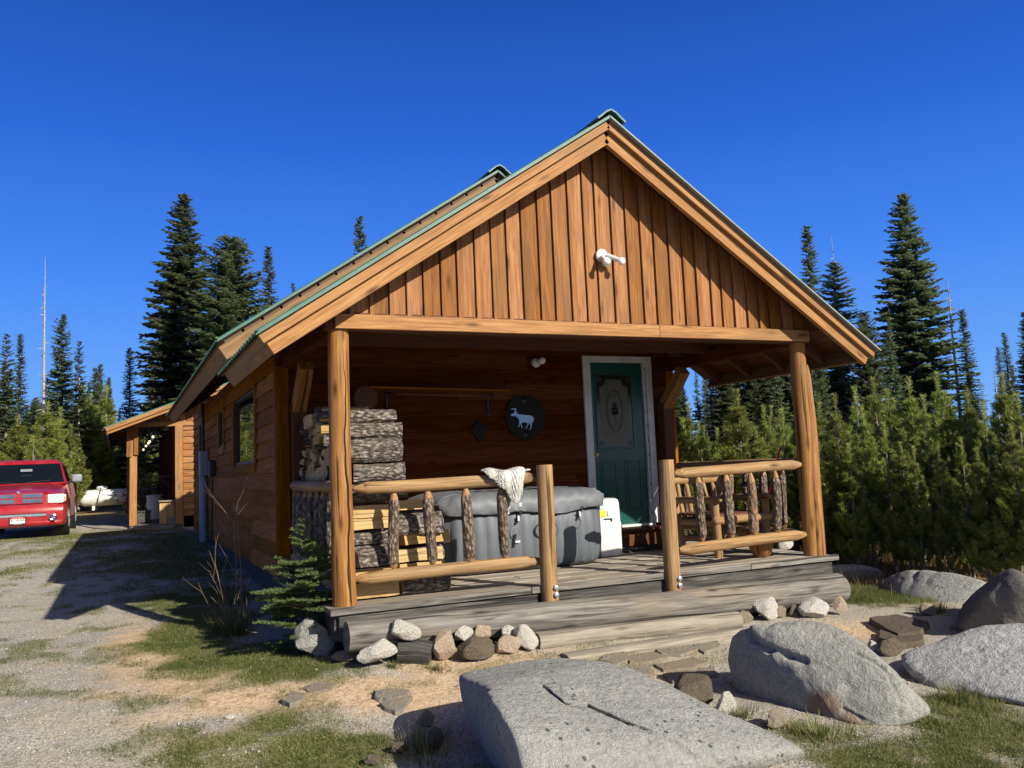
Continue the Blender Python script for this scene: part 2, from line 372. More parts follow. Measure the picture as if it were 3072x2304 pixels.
def groundmat():
    N=NT('gravel dirt and grass ground'); tc=N.n('ShaderNodeTexCoord').outputs['Object']
    ca=N.attr('Mask'); sep=N.n('ShaderNodeSeparateColor'); N.l(ca.outputs['Color'],sep.inputs[0])
    g,t,wd=sep.outputs
    v=N.voro(tc,85); v2=N.voro(tc,42); n1=N.noise(tc,3,5); n2=N.noise(tc,30,5,.65); n3=N.noise(tc,150,3,.7)
    peb=N.ramp(v.outputs['Color'],[(0,(.17,.165,.155)),(.45,(.36,.345,.315)),(.8,(.52,.495,.45)),(1,(.66,.62,.55))])
    dust=N.ramp(n2,[(.3,(.31,.275,.205)),(.7,(.56,.49,.375))])
    gravel=N.mix(mapr(N,n1,.38,.62,.15,.75),peb,dust)
    gravel=N.mix(mapr(N,v.outputs['Distance'],.45,.75,0,.55),gravel,(.13,.115,.095))
    tan=N.ramp(n2,[(.25,(.28,.185,.105)),(.5,(.50,.365,.225)),(.75,(.68,.54,.37))])
    tan=N.mix(mapr(N,n3,.55,.75,0,.5),tan,(.70,.60,.45))
    grass=N.ramp(n2,[(.3,(.05,.055,.015)),(.5,(.12,.125,.04)),(.7,(.27,.235,.11))])
    dry=N.ramp(n2,[(.3,(.13,.085,.04)),(.5,(.33,.23,.105)),(.75,(.48,.36,.18))])
    c=N.mix(t,gravel,tan); c=N.mix(g,c,grass); c=N.mix(wd,c,dry)
    h=N.math('ADD',N.math('MULTIPLY',v.outputs['Distance'],-.5),N.math('ADD',N.math('MULTIPLY',n2,1.2),N.math('MULTIPLY',n3,.5)))
    return N.fin(c,.92,N.bump(h,.75,.012),Specular__IOR__Level=.25)
M_ground=groundmat()
me=fastmesh('ground',V,Fq,M_ground,smooth=True)
ca=me.color_attributes.new('Mask','FLOAT_COLOR','POINT')
wd=np.maximum(w_,f_)
ca.data.foreach_set('color',np.stack([g_.ravel()*(1-w_.ravel()*.8),t_.ravel(),wd.ravel(),np.ones(g_.size)],1).astype(np.float32).ravel())
tag(link('ground',me),kind='structure')
# ------------------------------------------------------------------ cabin
XC=2.42; D=2.40; XL=-.08; XR=4.92
cabin=empty('log_cabin',(XC,D,0),'brown wooden cabin with green metal roof and open gabled front porch','cabin')
cabin_inv=Matrix.Translation((-XC,-D,0))
def cpart(mb,name,mats,parent=None,smooth=None,bevel=0):
    o=mb.build(name,mats,None,smooth,bevel)
    o.parent=parent or cabin
    o.matrix_parent_inverse=(parent or cabin).matrix_world.inverted() if False else Matrix.Identity(4)
    # geometry is written in world coordinates: shift it into the parent's space
    for v in o.data.vertices: pass
    o.data.transform(cabin_inv)
    return o
def lap_wall(mb,o,ax,n,z0,z1,L,pitch,holes=(),gable=None,seed=0,maxlen=3.5):
    """lap siding on the plane through o with horizontal axis ax and outward normal n"""
    rs=random.Random(seed); o=vec(o);ax=vec(ax);n=vec(n); z=z0
    while z<z1-.01:
        zt=min(z+pitch,z1); segs=[]
        cuts=[z,zt]
        for (a,b,c,d) in holes:
            for q in (c,d):
                if z<q<zt: cuts.append(q)
        cuts=sorted(cuts)
        # board ends along the wall
        ends=[0]; 
        while ends[-1]<L: ends.append(min(L,ends[-1]+rs.uniform(1.8,maxlen)))
        tints=[rs.random() for _ in ends]; gos=[vec((rs.uniform(0,90),rs.uniform(0,90),rs.uniform(0,90))) for _ in ends]
        for ci in range(len(cuts)-1):
            za,zb=cuts[ci],cuts[ci+1]; zm=(za+zb)/2
            iv=[(0,L)]
            if gable:
                w=gable(zb)
                iv=[(w[0],w[1])] if w[1]>w[0] else []
            for (a,b,c,d) in holes:
                if c<zm<d:
                    new=[]
                    for (p,q) in iv:
                        if b<=p or a>=q: new.append((p,q))
                        else:
                            if a>p: new.append((p,a))
                            if b<q: new.append((b,q))
                    iv=new
            for (p,q) in iv:
                for bi in range(len(ends)-1):
                    s0=max(p,ends[bi]); s1=min(q,ends[bi+1])
                    if s1-s0<.01: continue
                    s0+= .001 if s0>p else 0
                    def off(zz): return .030-.026*(zz-z)/pitch
                    P=[]
                    for (s,zz,oo) in ((s0,za,off(za)),(s1,za,off(za)),(s1,zb,off(zb)),(s0,zb,off(zb)),(s0,za,-.005),(s1,za,-.005),(s1,zb,-.005),(s0,zb,-.005)):
                        P.append(o+ax*s+n*oo+vec((0,0,zz)))
                    G=[gos[bi]+vec((s,zz-z,0)) for (s,zz) in ((s0,za),(s1,za),(s1,zb),(s0,zb))]*2
                    mb.add(P,[(0,1,2,3),(4,5,1,0),(1,5,6,2),(4,0,3,7),(3,2,6,7),(4,7,6,5)],G,tints[bi])
        z+=pitch
# door / window openings
mb=MB(); lap_wall(mb,(XL,D,0),(1,0,0),(0,-1,0),.0,2.42,XR-XL,.183,holes=[(3.70-XL,4.51-XL,.0,2.30)],seed=4,maxlen=6)
mb.box((XC,D+.06,1.2),(XR-XL-.04,.02,2.36),.5) if False else None
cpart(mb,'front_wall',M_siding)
WN=[(4.0,6.1,1.22,2.15),(7.45,8.15,1.56,2.17),(11.1,11.9,1.3,2.17)]
mb=MB(); lap_wall(mb,(XL,D,0),(0,1,0),(-1,0,0),-.02,2.52,11.35,.183,holes=[(a-D,b-D,c,d) for a,b,c,d in WN],seed=9,maxlen=2.6)
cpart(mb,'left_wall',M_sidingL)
mb=MB(); lap_wall(mb,(XR,D,0),(0,1,0),(1,0,0),-.02,2.52,11.35,.183,seed=12)
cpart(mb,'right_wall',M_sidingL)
mb=MB(); mb.box((XC,13.6,1.2),(4.9,.1,2.6),.5); mb.prism([(-2.5,2.4),(2.5,2.4),(0,4.1)],(XC,13.55,0),(1,0,0),(0,0,1),(0,1,0),.1)
cpart(mb,'rear_wall',M_sidingL)
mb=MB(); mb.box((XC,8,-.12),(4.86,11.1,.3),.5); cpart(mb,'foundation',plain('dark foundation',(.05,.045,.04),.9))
# upper front wall of the main gable seen above the porch roof
mb=MB(); mb.prism([(-2.55,2.4),(2.55,2.4),(0,4.2)],(XC,D-.005,0),(1,0,0),(0,0,1),(0,1,0),.03); cpart(mb,'main_gable_wall',M_sidingL)
# corner boards
mb=MB()
mb.beam((XL-.03,D+.055,-.05),(XL-.03,D+.055,2.3),.11,.024,(1,0,0)); cpart(mb,'corner_board',M_sidingL,bevel=.004); mb=MB()
mb.beam((XL+.03,D-.03,0),(XL+.03,D-.03,2.2),.02,.13,(1,0,0))
cpart(mb,'corner_board',M_sidingL,bevel=.004); mb=MB()
mb.beam((XR-.03,D-.03,0),(XR-.03,D-.03,2.2),.02,.13,(1,0,0))
cpart(mb,'corner_board',M_sidingL,bevel=.004)
# corner pilasters and knee braces carrying the porch plates
for s,x in ((1,.10),(-1,4.74)):
    mb=MB(); mb.beam((x,D-.11,.98),(x,D-.11,1.78),.15,.15,(0,1,0),.3); cpart(mb,'wall_post',M_trimdk,bevel=.006)
    mb=MB(); mb.beam((x,D-.11,0),(x,D-.11,.98),.14,.13,(0,1,0),.6); cpart(mb,'wall_post',M_peel,bevel=.006)
    mb=MB(); mb.beam((x,D-.12,1.72),(x,D-.55,2.14),.14,.13,(0,-1,1),.5); cpart(mb,'knee_brace',M_peel,bevel=.006)
    mb=MB(); mb.beam((x-(.1 if s>0 else -.1),.1,2.255),(x-(.1 if s>0 else -.1),D-.0,2.255),.09,.15,(0,0,1),.5); cpart(mb,'side_plate',M_siding,bevel=.006)
# porch roof
SL=.664; ZP=4.168; ZM=4.515
def roofz(x,top): return top-SL*abs(x-XC)
def corrug(mb,y0,y1,top,halfw,pitch=.155,amp=.014,th=.012):
    """ribbed sheet: ribs run down the slope, profile along y"""
    ys=[];y=y0;prof=[]
    while y<y1:
        for f,h in ((0,0),(.38,0),(.5,1),(.78,1),(.9,0)):
            if y+f*pitch<=y1: prof.append((y+f*pitch,h*amp))
        y+=pitch
    prof.append((y1,0))
    nrm=vec((-SL,0,1)).normalized()
    for sgn in (-1,1):
        vs=[];n=len(prof)
        nn=vec((sgn*SL,0,1)).normalized()
        for (yy,h) in prof:
            for (dx,o) in ((0,0),(halfw,0),(halfw,-th),(0,-th)):
                vs.append(vec((XC+sgn*dx,yy,top-SL*dx))+nn*(h+o))
        fs=[]
        for i in range(n-1):
            a=i*4;b=a+4
            for q in range(4): fs.append((a+q,b+q,b+(q+1)%4,a+(q+1)%4))
        fs+=[(0,1,2,3),((n-1)*4+3,(n-1)*4+2,(n-1)*4+1,(n-1)*4)]
        mb.add(vs,fs,None,.5)
def ridgecap(mb,y0,y1,top):
    vs=[];pr=[(-.15,-.095),(-.10,-.058),(-.05,-.018),(-.0,.004),(.05,-.018),(.10,-.058),(.15,-.095)]
    for y in (y0,y1):
        for a,b in pr: vs.append((XC+a,y,top+b+.012))
        for a,b in reversed(pr): vs.append((XC+a*.93,y,top+b-.003))
    n=14; fs=[tuple(range(n)),tuple(range(2*n-1,n-1,-1))]+[(i,(i+1)%n,n+(i+1)%n,n+i) for i in range(n)]
    mb.add(vs,fs,None,.5)
HW=3.12; YF=-.44; YB=2.10
mb=MB(); corrug(mb,YF,YB+.3,ZP,HW); rf=cpart(mb,'porch_roof',M_roof)
mb=MB(); ridgecap(mb,YF-.03,YB+.28,ZP+.03); cpart(mb,'ridge_cap',M_roof)
HM=3.15; YMF=2.04; YMB=12.55
mb=MB(); corrug(mb,YMF,YMB,ZM,HM); cpart(mb,'main_roof',M_roof)
mb=MB(); ridgecap(mb,YMF-.05,YMB,ZM+.03); cpart(mb,'ridge_cap',M_roof)
# sheathing and rafters under the metal
def slope_beam(mb,sgn,x0,x1,y,zoff,w,h,top,t=None,inset0=0,cut1=0,mat=0):
    p0=vec((XC+sgn*x0,y,roofz(XC+x0,top)+zoff)); p1=vec((XC+sgn*x1,y,roofz(XC+x1,top)+zoff))
    mb.beam(p0,p1,w,h,(0,0,1),t,m=mat)
mb=MB()
for sgn in (-1,1):
    for top,y0,y1,hw in ((ZP,YF+.04,YB+.3,HW-.04),(ZM,YMF+.04,YMB-.02,HM-.04)):
        k=int(hw/.19)
        for i in range(k):
            a=hw*i/k;b=hw*(i+1)/k-.004
            p0=vec((XC+sgn*(a+b)/2,y0,roofz(XC+(a+b)/2,top)-.034)); p1=p0+vec((0,y1-y0,0))
            mb.beam(p0,p1,(b-a)*1.19,.018,(sgn*SL,0,1))
cpart(mb,'roof_sheathing',M_soffit)
for sgn in (-1,1):
    y=.22
    for k in range(4):
        mb=MB(); slope_beam(mb,sgn,.02,HW-.10,y,-.115,.045,.12,ZP); cpart(mb,'rafter',M_trimdk); y+=.60
    for k in range(17):
        if sgn<0 or k<5:
            mb=MB(); slope_beam(mb,sgn,2.3,HM-.10,2.75+.6*k,-.115,.045,.12,ZM); cpart(mb,'rafter',M_trimdk)
# barge boards of the porch gable: two stacked boards per slope
for sgn in (-1,1):
    mb=MB(); slope_beam(mb,sgn,0,HW-.03,YF+.06,-.036-.043,.045,.072,ZP,.62); cpart(mb,'barge_board',M_fascia,bevel=.003)
    mb=MB(); slope_beam(mb,sgn,0,HW-.10,YF+.105,-.185,.05,.108,ZP,.48); cpart(mb,'barge_board',M_fascia,bevel=.003)
    # metal edge strip above
    mb=MB(); slope_beam(mb,sgn,0,HW+.01,YF+.018,-.022,.035 if sgn<0 else .06,.012,ZP,.5); cpart(mb,'roof_edge_trim',M_roof if sgn<0 else M_roofunder)
    mb=MB(); slope_beam(mb,sgn,0,HM+.005,YMF+.02,-.022,.035,.012,ZM,.5); cpart(mb,'roof_edge_trim',M_roof)
    mb=MB()
    L=HM-.06
    for i in range(16):
        slope_beam(mb,sgn,L*i/16+.012,L*(i+1)/16-.012,YMF+.085,-.062,.03,.05,ZM,random.random())
    cpart(mb,'closure_strip',M_closure)
    mb=MB(); slope_beam(mb,sgn,0,HM-.05,YMF+.06,-.175,.045,.15,ZM,.5); cpart(mb,'barge_board',M_fasciaold,bevel=.004)
    # eave boards, square to the slope
    nn=vec((sgn*SL,0,1)).normalized()
    for top,hw,y0,y1,nm in ((ZP,HW-.045,YF+.085,YB+.12,'eave_board'),(ZM,HM-.05,YMF+.085,YMB-.01,'eave_board')):
        e=vec((XC+sgn*hw,0,top-SL*hw))-nn*.115
        mb=MB(); mb.beam((e.x,y0,e.z),(e.x,y1,e.z),.165 if top==ZP else .19,.03,(sgn,0,-SL),.5); cpart(mb,nm,M_fasciaold,bevel=.003)
# gable cladding: reverse board boards of mixed width
mb=MB(); x=-.10; rs=random.Random(5)
while x<4.90:
    wdt=rs.choice((.13,.15,.16,.17,.17)); x1=min(x+wdt,4.93)
    proud=.0 
    zt=lambda q: roofz(q,ZP)-.06
    a,b=x+.006,x1+.004
    t=rs.random()
    go=(rs.uniform(0,80),rs.uniform(0,80),0); yy=-.045
    split=a+(b-a)*rs.uniform(.3,.55) if rs.random()<.6 else None
    parts=[(a,b,t,go)] if not split else [(a,split,t,go),(split,b,min(1,max(0,t+rs.uniform(-.35,.35))),(go[0]+7,go[1]+5,3))]
    for (pa,pb,tt,g0) in parts:
        pk=[pa,pb] if not (pa<XC<pb) else [pa,XC,pb]
        poly=[(pa,2.305-rs.uniform(0,.006)),(pb,2.305-rs.uniform(0,.006))]+[(q,zt(q)) for q in reversed(pk)]
        n=len(poly); vs=[]
        for dy in (0,.02):
            for (px_,pz) in poly:
                tilt=(1-(px_-a)/(b-a))*.026+(.0 if dy else 0)   # each board stands proud along its left edge
                vs.append((px_,yy-tilt+dy,pz))
        gs=[(pz+g0[0],px_+g0[1],g0[2]) for (px_,pz) in poly]*2
        fs=[tuple(range(n)),tuple(range(2*n-1,n-1,-1))]+[(i,n+i,n+(i+1)%n,(i+1)%n) for i in range(n)]
        mb.add(vs,fs,gs,tt)
    x=x1
cpart(mb,'gable_cladding',M_clad)
mb=MB(); mb.beam((-.05,-.092,2.247),(3.05,-.092,2.254),.04,.118,(0,0,1),.55); mb.beam((3.053,-.092,2.254),(4.92,-.092,2.258),.04,.118,(0,0,1),.45)
cpart(mb,'beam_facing',M_fascia,bevel=.003)
mb=MB(); mb.beam((-.12,.0,2.26),(4.96,.0,2.26),.13,.14,(0,0,1),.5); cpart(mb,'porch_beam',M_soffit,bevel=.004)
for yb in (.75,1.5):
    mb=MB(); mb.beam((-.1,yb,2.36),(4.94,yb,2.36),.04,.12,(0,0,1)); cpart(mb,'ceiling_joist',M_trimdk)
# porch posts: peeled logs
def log(mb,p0,p1,r0,r1,n=14,seg=12,wob=.03,seed=1,t=.5,k=0,tip0=0,tip1=0,tipk=0,sag=0,m=0,rough=0,bark=0,tipr=.38):
    p0=vec(p0);p1=vec(p1);L=(p1-p0).length;rs=random.Random(seed)
    d=(p1-p0)/L; ref=vec((0,0,1)) if abs(d.z)<.9 else vec((1,0,0)); s=d.cross(ref).normalized(); u=s.cross(d)
    ph=[rs.uniform(0,6.28) for _ in range(4)]
    st=[];
    if tip0: st+=[0,tip0*.35,tip0]
    else: st+=[0]
    a=st[-1]; b=L-tip1
    st+=[a+(b-a)*i/seg for i in range(1,seg)]+([b,L-tip1*.35,L] if tip1 else [L])
    pts=[];rr=[];kk=[]
    for l in st:
        f=l/L; bend=(math.sin(f*4+ph[0])*.4+math.sin(f*9+ph[1])*.2)*rough
        bend2=(math.sin(f*5+ph[2])*.4)*rough
        pts.append(p0+d*l+s*bend+u*bend2+vec((0,0,-sag*4*f*(1-f))))
        r=r0+(r1-r0)*f; kv=k
        if tip0 and l<tip0: r*=tipr+(1-tipr)*(l/tip0)**.8; kv=tipk
        if tip1 and l>L-tip1: r*=tipr+(1-tipr)*((L-l)/tip1)**.8; kv=tipk
        if tip0 and l==tip0: kv=k
        rr.append(r); kk.append(kv)
    mb.tube(pts,rr,n,t,0,m,True,wob,seed,kk,bark)
mb=MB(); log(mb,(0,-.0,0.0),(-.01,-.0,2.19),.093,.082,18,14,.035,seed=31,t=.45,rough=.012); cpart(mb,'porch_post',M_peel,smooth=50)
mb=MB(); pts_=[]
for i in range(25):
    z=.03+2.0*i/24; a=-1.38-.12*math.sin(i*.55)+.10*(1-i/24)+.05*math.sin(i*1.9); rr=.0905-.010*i/24
    pts_.append((rr*math.cos(a),rr*math.sin(a),z))
mb.tube(pts_,[.0015+.0065*math.sin(PI*min(1,i/24*1.05+.02))**.7 for i in range(25)],6,.0,0); cpart(mb,'post_crack',plain('dark drying crack',(.02,.010,.005),.9))
mb=MB(); log(mb,(4.84,0,0),(4.845,0,2.19),.088,.080,18,14,.035,seed=8,t=.4,rough=.012); log(mb,(4.90,-.03,0),(4.89,-.035,1.96),.075,.06,14,14,.05,seed=12,t=.6,rough=.02,tip1=.12,tipr=.7); cpart(mb,'porch_post',M_peel,smooth=50)
# deck
mb=MB(); y=-.13; rs=random.Random(3)
while y<D-.02:
    w_=.138; x=-.14; e=[-.14]
    while e[-1]<5.0: e.append(min(5.0,e[-1]+rs.uniform(1.2,3.6)))
    if 5.0-e[-2]<.5: e.pop(-2)
    for a,b in zip(e[:-1],e[1:]):
        z=-.02+rs.uniform(-.003,.003)
        mb.beam((a+.002+(rs.uniform(-.02,.0) if a<-.1 else 0),y+w_/2,z),(b-.002+(rs.uniform(0,.03) if b>=5 else 0),y+w_/2,z),w_-.008,.038,(0,0,1),rs.random())
    y+=w_
cpart(mb,'deck_planks',M_deck,bevel=.003)
mb=MB(); mb.beam((-.15,-.152,-.02),(1.55,-.152,-.018),.035,.055,(0,0,1),.75); mb.beam((1.556,-.152,-.018),(3.9,-.152,-.02),.035,.055,(0,0,1),.6); mb.beam((3.905,-.152,-.02),(5.03,-.152,-.022),.035,.057,(0,0,1),.9)
cpart(mb,'deck_nosing',M_grey,bevel=.004)
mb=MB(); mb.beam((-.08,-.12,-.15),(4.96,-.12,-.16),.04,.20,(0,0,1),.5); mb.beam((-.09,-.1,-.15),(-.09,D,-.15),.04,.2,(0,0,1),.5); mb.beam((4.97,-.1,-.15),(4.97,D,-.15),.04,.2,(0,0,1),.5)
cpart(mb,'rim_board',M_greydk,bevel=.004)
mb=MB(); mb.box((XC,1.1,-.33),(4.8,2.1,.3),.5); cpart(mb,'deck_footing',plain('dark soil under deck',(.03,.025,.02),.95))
# door
mb=MB()
for a in (((3.645,D-.035,.26),(3.645,D-.035,2.372)),((4.565,D-.035,.26),(4.565,D-.035,2.372))): mb.beam(*a,.035,.09,(1,0,0),.5)
mb.beam((3.69,D-.035,2.33),(4.52,D-.035,2.33),.035,.083,(0,0,1),.5)
mb.beam((4.505,D+.02,.26),(4.505,D+.02,2.29),.09,.03,(1,0,0),.5); mb.beam((3.705,D+.02,.26),(3.705,D+.02,2.29),.09,.03,(1,0,0),.5)
mb.beam((3.69,D-.02,.245),(4.52,D-.02,.245),.12,.03,(0,0,1),.5)
df=cpart(mb,'door_frame',M_white,bevel=.004)
mb=MB(); yd=D+.03
def rectframe(mb,x0,x1,z0,z1,y,b,dep,t=.5):
    mb.box(((x0+x1)/2,y,z1-b/2),(x1-x0,dep,b),t);mb.box(((x0+x1)/2,y,z0+b/2),(x1-x0,dep,b),t)
    mb.box((x0+b/2,y,(z0+z1)/2),(b,dep,z1-z0-2*b),t);mb.box((x1-b/2,y,(z0+z1)/2),(b,dep,z1-z0-2*b),t)
mb.box(((3.72+4.49)/2,yd,1.275),(.77,.04,2.03),.5)
for xa,xb in ((3.80,4.04),(4.16,4.40)): 
    rectframe(mb,xa,xb,.42,1.05,yd-.022,.018,.012); mb.box(((xa+xb)/2,yd-.022,.735),(xb-xa-.08,.012,.55),.5)
rectframe(mb,3.78,4.335,1.20,2.16,yd-.024,.022,.018)
door=cpart(mb,'door',M_green,bevel=.003)
mb=MB(); mb.lathe((3.735,D+.01,1.14),[(0,-.0),(.028,0),(.028,-.008),(.012,-.01),(.012,-.04),(.028,-.05),(.03,-.065),(.018,-.078),(0,-.08)],16,(0,1,0)); cpart(mb,'door_knob',M_brass,door,40)
# decorated glass of the door
gx0,gx1,gz0,gz1=3.80,4.315,1.225,2.135; gy=D+.004
mb=MB(); mb.box(((gx0+gx1)/2,gy+.006,(gz0+gz1)/2),(gx1-gx0,.006,gz1-gz0),.5); pane=cpart(mb,'door_glass',M_darkglass,door)
def bez(cx,cz,rx,rz,n=40,a0=0,a1=2*PI): return [(cx+rx*math.cos(a0+(a1-a0)*i/n),cz+rz*math.sin(a0+(a1-a0)*i/n)) for i in range(n+(0 if a1-a0>6.2 else 1))]
mb=MB(); cx=(gx0+gx1)/2; cz=(gz0+gz1)/2; hx=.205;hz=.40;rc=.095
poly=[]
for (sx_,sz_,a0) in ((1,1,PI),(-1,1,1.5*PI),(-1,-1,0),(1,-1,.5*PI)):
    arc=[(cx+sx_*hx+rc*math.cos(a),cz+sz_*hz+rc*math.sin(a)) for a in np.linspace(a0,a0+PI/2,8)]
    poly+= arc[::-1] if False else arc
# order corners: build by angle around the centre
poly=sorted(poly,key=lambda p:math.atan2((p[1]-cz)/hz,(p[0]-cx)/hx))
mb.prism(poly,(0,gy+.0005,0),(1,0,0),(0,0,1),(0,1,0),.002,.5); cpart(mb,'etched_field',M_etched,door)
mb=MB()
def ring(mb,pts,wd,y,closed=True,t=.5,th=.0025):
    n=len(pts)
    for i in range(n if closed else n-1):
        a=pts[i];b=pts[(i+1)%n]; mb.beam((a[0],y,a[1]),(b[0],y,b[1]),th,wd,(0,0,1) if abs(b[0]-a[0])>abs(b[1]-a[1]) else (1,0,0),t)
ring(mb,bez(cx,cz,.118,.265),.012,gy-.001); ring(mb,bez(cx,cz,.10,.245),.005,gy-.001)
rs=random.Random(4)
for (dx,dz,r) in ((0,.09,.032),(.0,.0,.045),(-.028,-.03,.03),(.03,-.028,.03),(0,.05,.035),(-.03,.03,.022),(.032,.025,.022)):
    mb.prism([(cx+dx+r*(1+.25*math.sin(5*a))*math.cos(a),cz+dz+r*(1+.25*math.sin(5*a))*math.sin(a)) for a in np.linspace(0,2*PI,15)[:-1]],(0,gy-.003,0),(1,0,0),(0,0,1),(0,1,0),.002,.5)
ring(mb,[(cx,cz-.03),(cx+.01,cz-.08),(cx+.005,cz-.12),(cx+.02,cz-.16)],.008,gy-.001,False)
for s_ in (-1,1):
    for q in (-1,1):
        ring(mb,bez(cx+s_*.035,cz+q*.19,.03,.018,10,PI/2 if q>0 else -PI/2,PI*1.9 if q>0 else PI*.9),.005,gy-.001,False)
cpart(mb,'glass_leading',M_lead,door)
for s_ in (-1,1):
    for q in (-1,1):
        mb=MB()
        c0=(cx+s_*(hx+.008),cz+q*(hz+.005))
        for k in range(5):
            a=k*1.257; ring(mb,bez(c0[0]+.022*math.cos(a),c0[1]+.022*math.sin(a),.018,.014,8),.003,gy-.001)
        cpart(mb,'etched_rose',M_etched,door)
mb=MB(); mb.box((4.1,D-.06,.10),(.98,.12,.2),.4); mb.box((4.1,D-.1,.205),(1.02,.2,.03),.7); cpart(mb,'door_step',M_soffit,bevel=.004)
# side windows
for k,(a,b,c,d) in enumerate(WN):
    mb=MB(); x=XL-.028
    mb.beam((x,a-.03,d+.04),(x,b+.03,d+.04),.03,.09,(0,0,1)); mb.beam((x,a-.03,c-.06),(x,b+.03,c-.06),.03,.11,(0,0,1))
    mb.beam((x,a-.045,c-.0),(x,a-.045,d-.0),.03,.09,(0,1,0)); mb.beam((x,b+.045,c-.0),(x,b+.045,d-.0),.03,.09,(0,1,0))
    wdw=cpart(mb,'window',M_sidingL,bevel=.003)
    mb=MB(); x=XL+.012
    for (p,q,ww,hh,up) in (((x,a,d-.02),(x,b,d-.02),.05,.04,(0,0,1)),((x,a,c+.02),(x,b,c+.02),.05,.04,(0,0,1)),((x,a+.02,c),(x,a+.02,d),.05,.04,(0,1,0)),((x,b-.02,c),(x,b-.02,d),.05,.04,(0,1,0)),((x,(a+b)/2,c),(x,(a+b)/2,d),.04,.03,(0,1,0)))[:4 if k==0 else 5]:
        mb.beam(p,q,ww,hh,up)
    cpart(mb,'window_sash',M_black,wdw)
    mb=MB(); mb.beam((XL+.03-.020,b,(c+d)/2),(XL+.03+.018,a,(c+d)/2),.006,d-c,(0,0,1)); cpart(mb,'window_pane',M_glass,wdw)
# ------------------------------------------------------------------ porch railings
def railing(label,p0,p1,sp,posts,group='log railings round the porch',seed=0,zt=.915,zb=.21,r=.052):
    p0=vec(p0);p1=vec(p1); root=empty('porch_railing',p0,label,'railing',group); inv=Matrix.Translation(-p0)
    def rp(mb,name,mat,smooth=50):
        me=mb.mesh(name,mat,smooth); me.transform(inv); return link(name,me,root)
    mb=MB(); log(mb,p0+vec((0,0,zt-.008)),p1+vec((0,0,zt+.012)),r*1.02,r*.98,14,12,.05,seed+1,.6,tip0=.11,tip1=.13,rough=.012); rp(mb,'top_rail',M_rail)
    mb=MB(); log(mb,p0+vec((0,0,zb-.012)),p1+vec((0,0,zb+.006)),r*1.05,r*1.02,14,12,.05,seed+2,.5,tip0=.12,tip1=.15,rough=.012); rp(mb,'bottom_rail',M_rail)
    for i,(f,k) in enumerate(sp):
        q=p0.lerp(p1,f); rs=random.Random(seed*17+i); lean=rs.uniform(-.012,.012)
        d=(p1-p0).normalized()
        mb=MB(); log(mb,q+d*lean+vec((0,0,zb+.035)),q-d*lean+vec((0,0,zt-.03)),.045*rs.uniform(.9,1.12),.045*rs.uniform(.9,1.1),12,14,.08,seed*31+i,rs.random(),k=k,tip0=.06,tip1=.11,rough=.012,bark=.05,tipr=.25); rp(mb,'spindle',M_spin,None)
    for (q,h,z0) in posts:
        mb=MB(); log(mb,vec(q)+vec((0,0,z0)),vec(q)+vec((.0,0,h)),.076,.070,16,10,.03,seed+77+int(q[0]*10),.5,rough=.008); rp(mb,'rail_post',M_rail)
        mb=MB()
        for dz in (.055,.115):
            mb.lathe((q[0]+.02,q[1]-.085,z0+dz),[(0,-.012),(.012,-.012),(.022,-.006),(.022,.02)],12,(0,1,0))
        rp(mb,'bolt',M_steel)
    return root
railing('log railing with towel draped over it, in front of the hot tub',(.09,0,0),(1.695,-.11,0),[(.198,.8),(.387,.75),(.59,.85),(.785,.9)],[((1.715,-.185,0),1.035,-.115)],seed=3)
railing('log railing right of the porch opening, in front of the log chair',(3.115,-.11,0),(4.775,0,0),[(.17,.82),(.385,.9),(.575,.50),(.77,.9)],[((2.975,-.185,0),1.035,-.155)],seed=11)
railing('shaded side railing beside the small fir and the firewood',(0.0,.10,0),(0.02,D-.1,0),[(.14,1),(.27,1),(.40,1),(.53,1),(.66,1),(.79,1),(.9,1)],[],seed=23,zt=.93)
railing('right side railing between log chair and young pines',(4.84,.12,0),(4.84,D-.1,0),[(.12,1),(.25,.7),(.38,1),(.51,.5),(.64,1),(.77,1),(.9,1)],[],seed=29,zt=.95)
# ------------------------------------------------------------------ step logs
def simple(mb,name,mats,label,cat,group=None,smooth=None,bevel=0,kind=None,origin=None):
    me=mb.mesh(name,mats,smooth)
    co=np.zeros(len(me.vertices)*3,np.float32); me.vertices.foreach_get('co',co); co=co.reshape(-1,3)
    if origin is None: origin=((co[:,0].min()+co[:,0].max())/2,(co[:,1].min()+co[:,1].max())/2,co[:,2].min())
    me.transform(Matrix.Translation(-vec([float(q) for q in origin]))); o=link(name,me); o.location=[float(q) for q in origin]
    if bevel:
        b=o.modifiers.new('bevel','BEVEL'); b.width=bevel; b.segments=1; b.limit_method='ANGLE'
    return tag(o,label,cat,group,kind)
mb=MB(); log(mb,(-.06,-.27,-.20),(4.90,-.27,-.305),.112,.148,22,24,.05,seed=51,t=.5,rough=.025); simple(mb,'step_log',M_grey,'long silvery log lying along the front of the deck','log',smooth=50)
mb=MB(); log(mb,(1.41,-.50,-.365),(3.46,-.47,-.425),.085,.075,14,16,.05,seed=57,t=.4,rough=.015)
for i,v in enumerate(mb.v):
    zz=-.302-.05*(v[0]-1.41)/2.05
    if v[2]>zz: mb.v[i]=(v[0],v[1],zz+(v[2]-zz)*.15)
simple(mb,'step_log',M_slabgrey,'flat topped split log forming the middle step below the long log','log',smooth=40)
mb=MB(); log(mb,(1.50,-.80,-.475),(3.26,-.76,-.485),.085,.08,12,16,.07,seed=58,t=.55,rough=.02)
for i,v in enumerate(mb.v):
    if v[2]>-.425: mb.v[i]=(v[0],v[1],-.425+(v[2]+.425)*.12)
simple(mb,'step_log',M_slabgrey,'lowest pale split log half sunk in the dirt by the flagstones','log',smooth=40)
